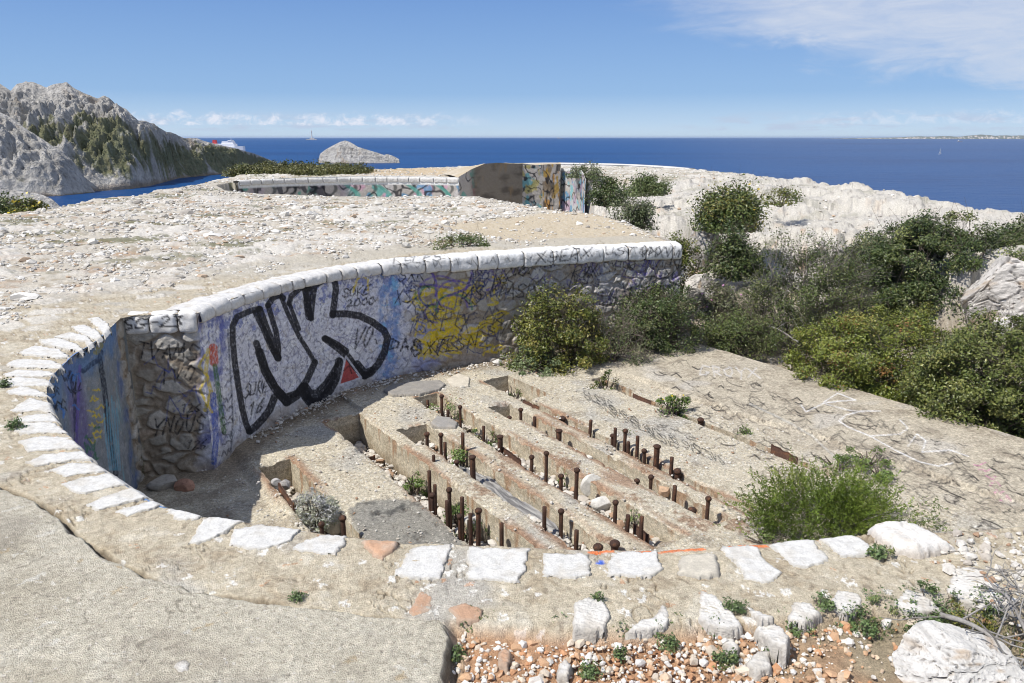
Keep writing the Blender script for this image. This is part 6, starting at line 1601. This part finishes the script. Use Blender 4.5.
dead_branch('longest bleached branch lying above the large boulder', [(940, 615, .02), (965, 622, .03), (990, 636, .04), (1008, 655, .03), (1022, 668, .02)], .011, 0, 1, 12)
dead_branch('dead branch slanting down at the right edge', [(1030, 640, .1), (1010, 600, .12), (995, 588, .1), (985, 575, .08)], .007, 0, 2, 14)
dead_branch('tangle of thin dead twigs at the right edge', [(1034, 600, .12), (1012, 585, .12), (1000, 572, .12), (985, 566, .08)], .005, 0, 3, 22)
dead_branch('short dead branch across the weeds at right', [(1036, 625, .08), (1016, 618, .06), (996, 608, .03)], .006, 0, 4, 12)
dead_branch('pale curved dead branch in front of the grey twiggy bush', [(798, 342, .3), (775, 328, .35), (750, 322, .4), (735, 314, .45), (722, 300, .5)], .014, -1.75, 5, 14)
dead_branch('pale dead branch rising through the grey twiggy bush', [(800, 330, .3), (788, 312, .45), (770, 296, .6), (764, 288, .65)], .010, -1.75, 6, 14)

# ------------------------------------------------------------------ the second emplacement, farther back
def simple_wall(name, P, ztop, zbot, colfn, parent, seed, ds=.03):
    Q, s = resample(P, ds); N = normals(Q, 3); z = np.linspace(1, 0, 60); zt = np.interp(s, np.linspace(0, s[-1], len(ztop)), ztop)
    S, T = np.meshgrid(s, z, indexing='ij'); Z = zbot + (zt[:, None] - zbot) * T
    D = .02 * fbm(S * 3, Z * 3, 3, seed) + .012 * fbm(S * 12, Z * 12, 2, seed + 1)
    V = np.stack([Q[:, None, 0] + N[:, None, 0] * D, Q[:, None, 1] + N[:, None, 1] * D, Z], -1).reshape(-1, 3)
    C = colfn(S, Z, s[-1]).reshape(-1, 3)
    return V, grid_faces(len(s), 60), C


def scribble_cols(S, Z, cols, f, seed):
    o = np.zeros(S.shape); best = np.full(S.shape, -9.0); C = np.ones(S.shape + (1,)) * np.array([.40, .37, .34])
    for i, c in enumerate(cols):
        t = fbm(S * f, Z * f * .8, 3, seed + 11 * i); C = mixc(C, c, sst(t, .12, .22) * .85)
    ln = 1 - sst(np.abs(fbm(S * f * .9, Z * f * .9, 2, seed + 77)), .03, .07)
    return mixc(C, (.02, .02, .025), ln * .9)


def fw_col(S, Z, L):
    u = S / L
    C = scribble_cols(S, Z, [(.30, .26, .28), (.10, .30, .24), (.42, .36, .38), (.05, .05, .06)], 1.6, 901)
    C2 = scribble_cols(S, Z, [(.45, .43, .42), (.12, .38, .34), (.50, .30, .38), (.12, .28, .45)], 1.4, 951)
    C = mixc(C, C2, sst(u, .45, .55))
    C = mixc(C, (.02, .03, .03), (1 - sst(np.abs((S * 1.25 + .35 * np.sin(Z * 5)) % 1 - .5), .05, .12)) * sst(Z, -.95, -.8) * (1 - sst(Z, -.15, -.1)) * .7)
    C = mixc(C, (.10, .32, .27), (1 - sst(np.abs((S * .8 + .3 * np.sin(Z * 4 + 1)) % 1 - .5), .06, .12)) * sst(u, .4, .5) * .8)
    C = mixc(C, (.70, .70, .68), sst(Z, -.22, -.16))
    return C


EB = thing('emplacement_wall', 'distant curved wall of the second gun pit with green and black lettering', 'wall', (-4, 31, -1.7))
P2W = np.array([(-10.2, 28.5), (-9.3, 29.5), (-8.0, 30.3), (-6.6, 30.9), (-5.2, 31.0), (-3.8, 30.9), (-2.6, 30.6), (-2.1, 30.4)])
V, Fc, C = simple_wall('wall_face', P2W, [.06, .12, .14, .14, .14, .12], -1.75, fw_col, None, 911); mesh_obj('wall_face', V, Fc, M_WALL, EB, C)
rv = random.Random(4); Lw = np.hypot(*np.diff(P2W, axis=0).T).sum(); s = .05; i = 0
while s < Lw - .2:
    w = rv.uniform(.42, .6); coping(P2W, s, min(s + w, Lw) - .03, [(-.5, -.02), (-.45, .08), (-.2, .11), (.02, .10), (.05, .04), (.04, -.08), (0, -.11)], EB, None, seed=1000 + 3 * i, tint=(.60, .585, .555), grime=.5); s += w; i += 1


def block_col(dark):
    def f(S, Z, L):
        if dark:
            C = mixc(np.ones(S.shape + (1,)) * np.array([.19, .165, .135]), (.10, .085, .07), sst(fbm(S * .9, Z * 2.5, 3, 921), -.1, .4))  # side turned from the sun: its shade is put into the colour
            C = mixc(C, (.24, .17, .10), sst(fbm(S * 2, Z * .7, 3, 922), .15, .4) * .7)
            C = mixc(C, scribble_cols(S, Z, [(.35, .08, .12), (.12, .33, .28), (.40, .38, .38)], 1.6, 923), (1 - sst(S / L, .14, .28)) * .85)
        else:
            C = scribble_cols(S, Z, [(.30, .28, .27), (.08, .25, .28), (.33, .29, .10)], 2.0, 931)
            C = mixc(C, scribble_cols(S * 1.3, Z * .6, [(.46, .22, .03), (.36, .22, .03), (.07, .06, .05), (.20, .15, .10)], 2.4, 941), sst(S / L, .5, .56))
            C = mixc(C, (.10, .32, .42), (1 - sst(Z, -1.3, -.9)) * (1 - sst(S / L, .5, .55)) * sst(fbm(S * 3, Z * 3, 2, 942), -.2, .1) * .8)
        return C
    return f


BK = thing('concrete_block', 'concrete end block, one side darkened as shade, with orange sprayed corner beyond the plateau', 'bunker', (.6, 33, -1.7))
A0, A1, A2, A3 = (-2.15, 30.4), (.45, 32.9), (2.1, 33.3), (2.3, 36.5)
V, Fc, C = simple_wall('shaded_face', np.array([A0, (-.9, 31.6), A1]), [.12, .42, .62, .64, .60, .55], -1.75, block_col(True), None, 961); tag(mesh_obj('side_wall', V, Fc, M_WALL, BK, C), 'bare side, its shade put into the colour')
V, Fc, C = simple_wall('front', np.array([A1, A2]), [.52, .50, .54, .54], -1.75, block_col(False), None, 962); tag(mesh_obj('front_wall', V, Fc, M_WALL, BK, C), 'front sprayed grey and orange')
V, Fc, C = simple_wall('back', np.array([A2, A3]), [.54, .4], -1.75, block_col(False), None, 963); mesh_obj('end_wall', V, Fc, M_WALL, BK, C)
# roof of the block: earth-covered slab
xs = np.linspace(0, 1, 30); G = []
for t in xs:
    f0 = np.array(A0) * (1 - t) + np.array(A1) * t if t < .6 else None
    G.append(t)
top_l = np.array([(-2.15, 30.4, .12), (-1.5, 31.05, .42), (-.9, 31.6, .60), (-.2, 32.3, .62), (.45, 32.9, .55), (1.3, 33.1, .50), (2.1, 33.3, .54)])
back_l = top_l + np.array([[-1.2, 4, .0], [-.8, 4, -.1], [-.6, 4, -.15], [-.3, 4, -.2], [0, 3.8, -.1], [.1, 3.6, -.05], [.2, 3.4, -.05]])
U = np.linspace(0, 1, 14)[:, None, None]; V = (top_l[None] * (1 - U) + back_l[None] * U); V[..., 2] += .03 * np.sin(U[..., 0] * 9 + V[..., 0] * 3)
V[0, :, 2] += .0
C = mixc(np.ones(V.shape[:2] + (1,)) * np.array([.50, .42, .30]), (.58, .54, .47), sst(fbm(V[..., 0] * 1.5, V[..., 1] * 1.5, 3, 5), 0, .4))
mesh_obj('roof', V.reshape(-1, 3), grid_faces(14, 7), M_CONC, BK, C.reshape(-1, 3))
TW = thing('painted_wall', 'pale wall sprayed turquoise and blue just right of the dark block', 'wall', (2.6, 32.5, -1.7))
V, Fc, C = simple_wall('wall_face', np.array([(2.15, 33.7), (2.5, 33.2), (2.85, 31.6), (2.9, 30.2)]), [.35, .38, .35, .1], -1.8, lambda S, Z, L: mixc(scribble_cols(S, Z, [(.20, .45, .50), (.45, .48, .50), (.10, .26, .42), (.40, .30, .38)], 1.7, 971), (.7, .7, .68), sst(Z, .22, .26)), None, 972)
mesh_obj('wall_face', V, Fc, M_WALL, TW, C)
LW = thing('sprayed_parapet', 'long low white-topped parapet with dark scribbles on the skyline', 'wall', (4, 42, .2))
LP_ = np.array([(.2, 43.2), (2, 43.6), (4.2, 43.2), (6.4, 42.2), (8.0, 40.6), (8.9, 39.0)])
V, Fc, C = simple_wall('wall_face', LP_, [.20, .22, .20, .15, .08], -.4, lambda S, Z, L: mixc(scribble_cols(S, Z, [(.45, .44, .44), (.20, .18, .34), (.12, .34, .36)], 1.2, 981), (.72, .71, .69), sst(Z, .08, .11)), None, 982)
mesh_obj('wall_face', V, Fc, M_WALL, LW, C)
Q, s_ = resample(LP_, .1); N = normals(Q, 2); zt = np.interp(s_, np.linspace(0, s_[-1], 5), [.20, .22, .20, .15, .08])
off = np.array([(.03, .0), (-.1, .05), (-.5, .05), (-.7, -.3)])
V = np.stack([Q[:, None, 0] + N[:, None, 0] * off[None, :, 0], Q[:, None, 1] + N[:, None, 1] * off[None, :, 0], zt[:, None] + off[None, :, 1]], -1)
mesh_obj('coping', V.reshape(-1, 3), grid_faces(len(s_), 4), M_STONE, LW, np.tile((.60, .585, .555), (len(s_) * 4, 1)))

# ------------------------------------------------------------------ on the water
def hull(L, Wd, H, bow=.25, sheer=.2):
    """A boat hull with pointed bow (at +x), flat deck."""
    n = 24; t = np.linspace(0, 1, n); w = Wd / 2 * np.where(t > 1 - bow, np.sqrt(np.clip((1 - t) / bow, 0, 1)), 1) * (.85 + .15 * sst(t, 0, .1))
    z = H * (1 + sheer * sst(t, .6, 1)); x = (t - .5) * L
    rows = [np.stack([x - .03 * L * (t > .9) * 0, -w * .8, 0 * t - H * .3], 1), np.stack([x, -w, z], 1), np.stack([x, w, z], 1), np.stack([x, w * .8, 0 * t - H * .3], 1)]
    V = np.stack(rows, 1).reshape(-1, 3); Fc = grid_faces(n, 4)
    cap = np.array([[0, 1, 2, 3]]); return V, np.concatenate([Fc[:, ::-1], cap])


def boxm(x0, x1, y0, y1, z0, z1, tx=0.0):
    V = np.array([(x, y, z) for z in (z0, z1) for x, y in ((x0 + (tx if z == z1 else 0), y0), (x1 - (tx if z == z1 else 0), y0), (x1 - (tx if z == z1 else 0), y1), (x0 + (tx if z == z1 else 0), y1))], float)
    return V, np.array([(0, 3, 2, 1), (4, 5, 6, 7), (0, 1, 5, 4), (1, 2, 6, 5), (2, 3, 7, 6), (3, 0, 4, 7)])


def part(name, vf, col, root, mat=None):
    o = mesh_obj(name, vf[0], vf[1], mat or M_PAINT, None, np.tile(col, (len(vf[0]), 1)), smooth=False); o.parent = root; return o


X, Y, _ = px(227, 150.6, SEA); k = math.hypot(X, Y) / 750.0
fer = thing('ferry', 'big white and red ferry passing behind the headland', 'ferry', (X, Y, SEA)); fer.rotation_euler = (0, 0, R(-12)); Lf = 37 * k
part('hull', hull(Lf, Lf * .16, 3.4 * k), (.74, .74, .76), fer)
part('superstructure', merge([boxm(-.44 * Lf, .26 * Lf, -.07 * Lf, .07 * Lf, 3.2 * k, 6.0 * k, .01 * Lf), boxm(-.1 * Lf, .22 * Lf, -.06 * Lf, .06 * Lf, 6.0 * k, 8.2 * k, .02 * Lf), boxm(.08 * Lf, .18 * Lf, -.07 * Lf, .07 * Lf, 8.2 * k, 9.2 * k, .01 * Lf)]), (.78, .78, .80), fer)
part('funnel', boxm(-.36 * Lf, -.26 * Lf, -.035 * Lf, .035 * Lf, 6.0 * k, 9.4 * k, .015 * Lf), (.50, .05, .05), fer)
part('red_stripe', boxm(-.45 * Lf, -.18 * Lf, -.082 * Lf, .082 * Lf, 2.4 * k, 3.6 * k), (.50, .06, .06), fer)
part('mast', merge([tube(np.array([(.14 * Lf, 0, 9 * k), (.14 * Lf, 0, 12 * k)]), .25 * k, .15 * k, 5)]), (.7, .7, .7), fer)


def sailboat(label, x, y, hpx):
    X, Y, _ = px(x, y, SEA); k = math.hypot(X, Y) / 750.0 * hpx / 5.0
    t = thing('sailboat', label, 'sailboat', (X, Y, SEA), 'sailboats'); t.rotation_euler = (0, 0, R(35))
    part('hull', hull(3.2 * k, .9 * k, .4 * k), (.7, .7, .7), t)
    part('mast', tube(np.array([(0.2 * k, 0, .3 * k), (.2 * k, 0, 5 * k)]), .05 * k, .03 * k, 5), (.6, .6, .6), t)
    def sail(P):
        P = np.array(P, float) * k; V = np.concatenate([P, P + np.array([0, .04 * k, 0])]); return V, [np.array([(0, 1, 2), (5, 4, 3)]), np.array([(0, 3, 4, 1), (1, 4, 5, 2), (2, 5, 3, 0)])]
    for nm, P in (('mainsail', [(.15, 0, .8), (-1.4, .1, .8), (.15, 0, 4.9)]), ('jib', [(.3, 0, .6), (1.5, -.1, .6), (.25, 0, 4.2)])):
        V, Fc = sail(P); o = mesh_obj(nm, V, Fc, M_PAINT, None, np.tile((.8, .8, .78), (len(V), 1)), smooth=False); o.parent = t


sailboat('small white sailboat alone on the blue water at the right', 940, 154.3, 5.5)
X, Y, _ = px(312, 139.9, SEA); k = math.hypot(X, Y) / 750.0
lt = thing('lighthouse', 'pale lighthouse tower on a tiny islet far out to sea', 'lighthouse', (X, Y, SEA))
part('tower', lathe([(1.0 * k, 0), (.8 * k, .6 * k), (.55 * k, 1 * k), (.45 * k, 7 * k), (.7 * k, 7.2 * k), (.7 * k, 7.5 * k), (.4 * k, 7.6 * k), (.4 * k, 8.4 * k), (0, 8.9 * k)], 10), (.62, .60, .57), lt)
part('base', merge([boxm(-6 * k, 5 * k, -2 * k, 2 * k, -.5 * k, .7 * k, 1.5 * k), boxm(-2 * k, 2.5 * k, -1 * k, 1 * k, .6 * k, 1.5 * k, .2 * k)]), (.5, .47, .44), lt)
for x, y, w, lab in ((560, 138.6, 5, 'tiny grey cargo ship on the sea horizon beyond the block'), (960, 141.6, 4, 'tiny pale ship far off below the right hand coast')):
    X, Y, _ = px(x, y, SEA); k = math.hypot(X, Y) / 750.0
    sh = thing('cargo_ship', lab, 'ship', (X, Y, SEA), 'ships far out')
    part('hull', hull(w * k, w * .15 * k, .5 * k), (.35, .33, .34), sh); part('bridge', boxm(-.45 * w * k, -.25 * w * k, -.05 * w * k, .05 * w * k, .4 * k, 1.3 * k), (.7, .68, .66), sh)
# ------------------------------------------------------------------ the air over the water: one even, thin volume
hm = bpy.data.materials.new('haze'); hm.use_nodes = True; hn = hm.node_tree.nodes; hn.clear()
hv = hn.new('ShaderNodeVolumePrincipled'); hv.inputs['Color'].default_value = (.62, .76, 1.0, 1); hv.inputs['Density'].default_value = 1.5e-5; hv.inputs['Anisotropy'].default_value = 0.2
ho = hn.new('ShaderNodeOutputMaterial'); hm.node_tree.links.new(hv.outputs[0], ho.inputs['Volume'])
hz = mesh_obj('haze', *boxm(-100000, 100000, -400, 95000, -36, 62), None, smooth=False); hz.data.materials.append(hm); hz['kind'] = 'stuff'
for o in bpy.data.objects:
    if o.parent is None and 'category' in o.keys() and 'kind' not in o.keys(): o['kind'] = 'thing'
